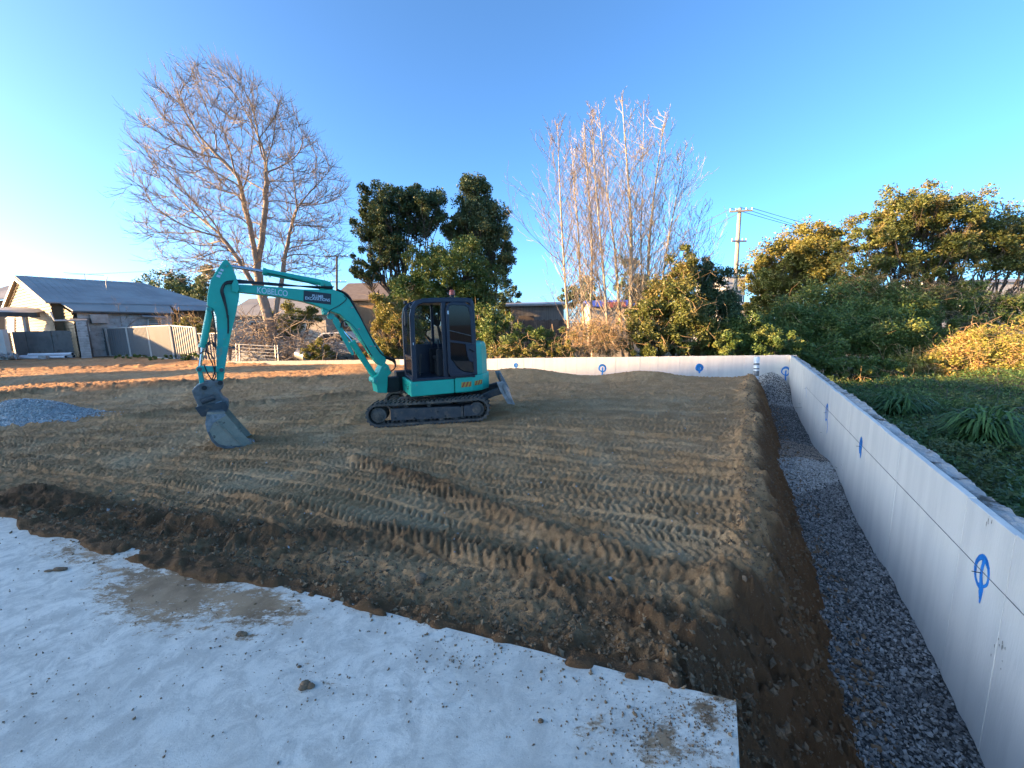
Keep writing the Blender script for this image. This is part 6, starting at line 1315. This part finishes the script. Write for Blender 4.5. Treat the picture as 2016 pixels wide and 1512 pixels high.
def strap_plant(label, px, py, z, rad, n, seed):
    g = np.random.default_rng(seed); c = onz(px, py, z); c[2] = float(CZF(np.array([c[0]]), np.array([c[1]]))[0]) - .15
    t = thing('strap_leaf_plant', label, 'plant', c, 'strap-leaved clumps beyond the wall')
    for cl in range(3 if n > 90 else 2):
        o = g.normal(0, rad * .35, 2); V, Q = [], []
        for k in range(n // 2):
            a = g.random() * 2 * math.pi; L = rad * g.uniform(.7, 1.25); w = .021 * g.uniform(.6, 1.3); rise = g.uniform(.25, 1.15); b = len(V); d = np.array([math.cos(a), math.sin(a), 0]); s_ = np.array([-d[1], d[0], 0])
            for i in range(7):
                u = i / 6; p = c + [o[0], o[1], 0] + d * L * (.12 + .88 * u ** 1.1) * (.55 + .45 * u) + U3 * (rise * L * (2.7 * u - 2.3 * u * u) + .05); ww = w * math.sin(math.pi * min(1, .18 + .82 * (1 - u))) * (1 if u < .95 else .15)
                V += [p - s_ * ww, p + s_ * ww]
            Q += [(b + 2 * i, b + 2 * i + 1, b + 2 * i + 3, b + 2 * i + 2) for i in range(6)]
        npmesh('leaf_clump', np.array(V), np.array(Q), 'leaf_strap', t)
strap_plant('large strap-leaved clump in the shade under the golden bramble', 1930, 893, -.85, .72, 260, 71)
strap_plant('smaller strap-leaved clump close to the concrete wall top', 1768, 822, -.85, .60, 200, 72)
brush('dead_twigs', 'grey dead canes sprawling in front of the golden bramble', 1960, 800, 13.5, 2.2, .8, .8, 90, 73, 'bark_dark', .008, 'twigs', (.6, 1.5))
# ---- by the house
leafy('far_tree', 'dark round tree behind the end of the cream house', 'tree', [(335, 572, 42, 2.4, 2.0, 1.9), (365, 585, 41, 1.5, 1.5, 1.2), (300, 580, 42, 1.2, 1.4, 1.2)], 9000, .24, 'leaf_dark', 81, trunk=atY(335, 650, 42), clumps=80)
leafy('far_tree', 'feathery pale tree glimpsed behind the excavator arm', 'tree', [(412, 555, 40, 1.2, 1.2, 1.5), (400, 585, 40, 1.4, 1.2, 1.2)], 5000, .22, 'leaf_gum', 82, trunk=atY(408, 650, 40), clumps=50)
leafy('far_tree', 'distant dark tree behind the poplar stems', 'tree', [(1150, 580, 44, 1.8, 1.6, 1.7), (1122, 592, 44, 1.2, 1.2, 1.0)], 5000, .26, 'leaf_dark', 83, trunk=atY(1145, 650, 44), clumps=50)
leafy('far_tree', 'distant conifer behind the tallest poplar', 'tree', [(1240, 560, 46, 1.6, 1.6, 3.2), (1262, 585, 45, 1.4, 1.4, 1.8)], 6500, .26, 'leaf_dark', 84, trunk=atY(1240, 650, 46), clumps=60)
leafy('far_tree', 'shadowy tree behind the cab and the iron shed', 'tree', [(1000, 590, 32, 1.0, 1.2, 1.2), (975, 620, 30, 1.6, 1.3, 1.6)], 6500, .18, 'leaf_dark', 85, trunk=atY(985, 660, 31), clumps=50)
def bare_shrub(label, px, py, Y, hgt, n, seed, mat='bark_pale', r=.018):
    g = np.random.default_rng(seed); c = atY(px, py, Y); c[2] = gd(c[0], c[1]) - .03; S0, S1, R0, R1 = [], [], [], []
    def rec(p, d, L, r_, lev):
        for i in range(3):
            d = d + g.normal(0, .13, 3) + [0, 0, .06]; d = d / np.linalg.norm(d); q = p + d * L / 3; S0.append(p); S1.append(q); R0.append(r_); R1.append(r_ * .8); p = q; r_ *= .8
            if lev < 3 and i: 
                for _ in range(2): rec(p, d + g.normal(0, .5, 3), L * .55, r_ * .7, lev + 1)
    for k in range(n): a = g.random() * 6.3; rec(c + [g.normal(0, .1), g.normal(0, .1), 0], np.array([math.cos(a) * .35, math.sin(a) * .35, 1]), hgt * g.uniform(.4, .6), r, 1 if n > 5 else 0)
    V, Q = cones(S0, S1, R0, R1, 4); tag(npmesh('bare_shrub', V, Q, mat), label, 'shrub')
bare_shrub('small bare forked tree in front of the house lean-to', 238, 700, 26.8, 4.6, 1, 91, r=.06)
bare_shrub('dry pale stalks standing behind the fence by the house window', 352, 700, 25, 3.6, 9, 92, 'cane', .018)
leafy('shrub', 'pale leafy creeper spilling over the fence top beside the excavator arm', 'shrub', [(378, 640, 24, 1.0, .6, .5), (392, 655, 23.4, .7, .5, .5)], 3500, .12, 'leaf_gold', 93, clumps=40, limbs=False, twigs=120)
leafy('weeds', 'strip of green weeds at the foot of the leaning fence', 'weeds', [(270, 703, 23.6, 1.4, .4, .18), (345, 706, 21.6, 1.4, .35, .22), (390, 705, 21.0, 1.0, .35, .3)], 5000, .10, 'leaf_mid', 94, clumps=60, limbs=False)
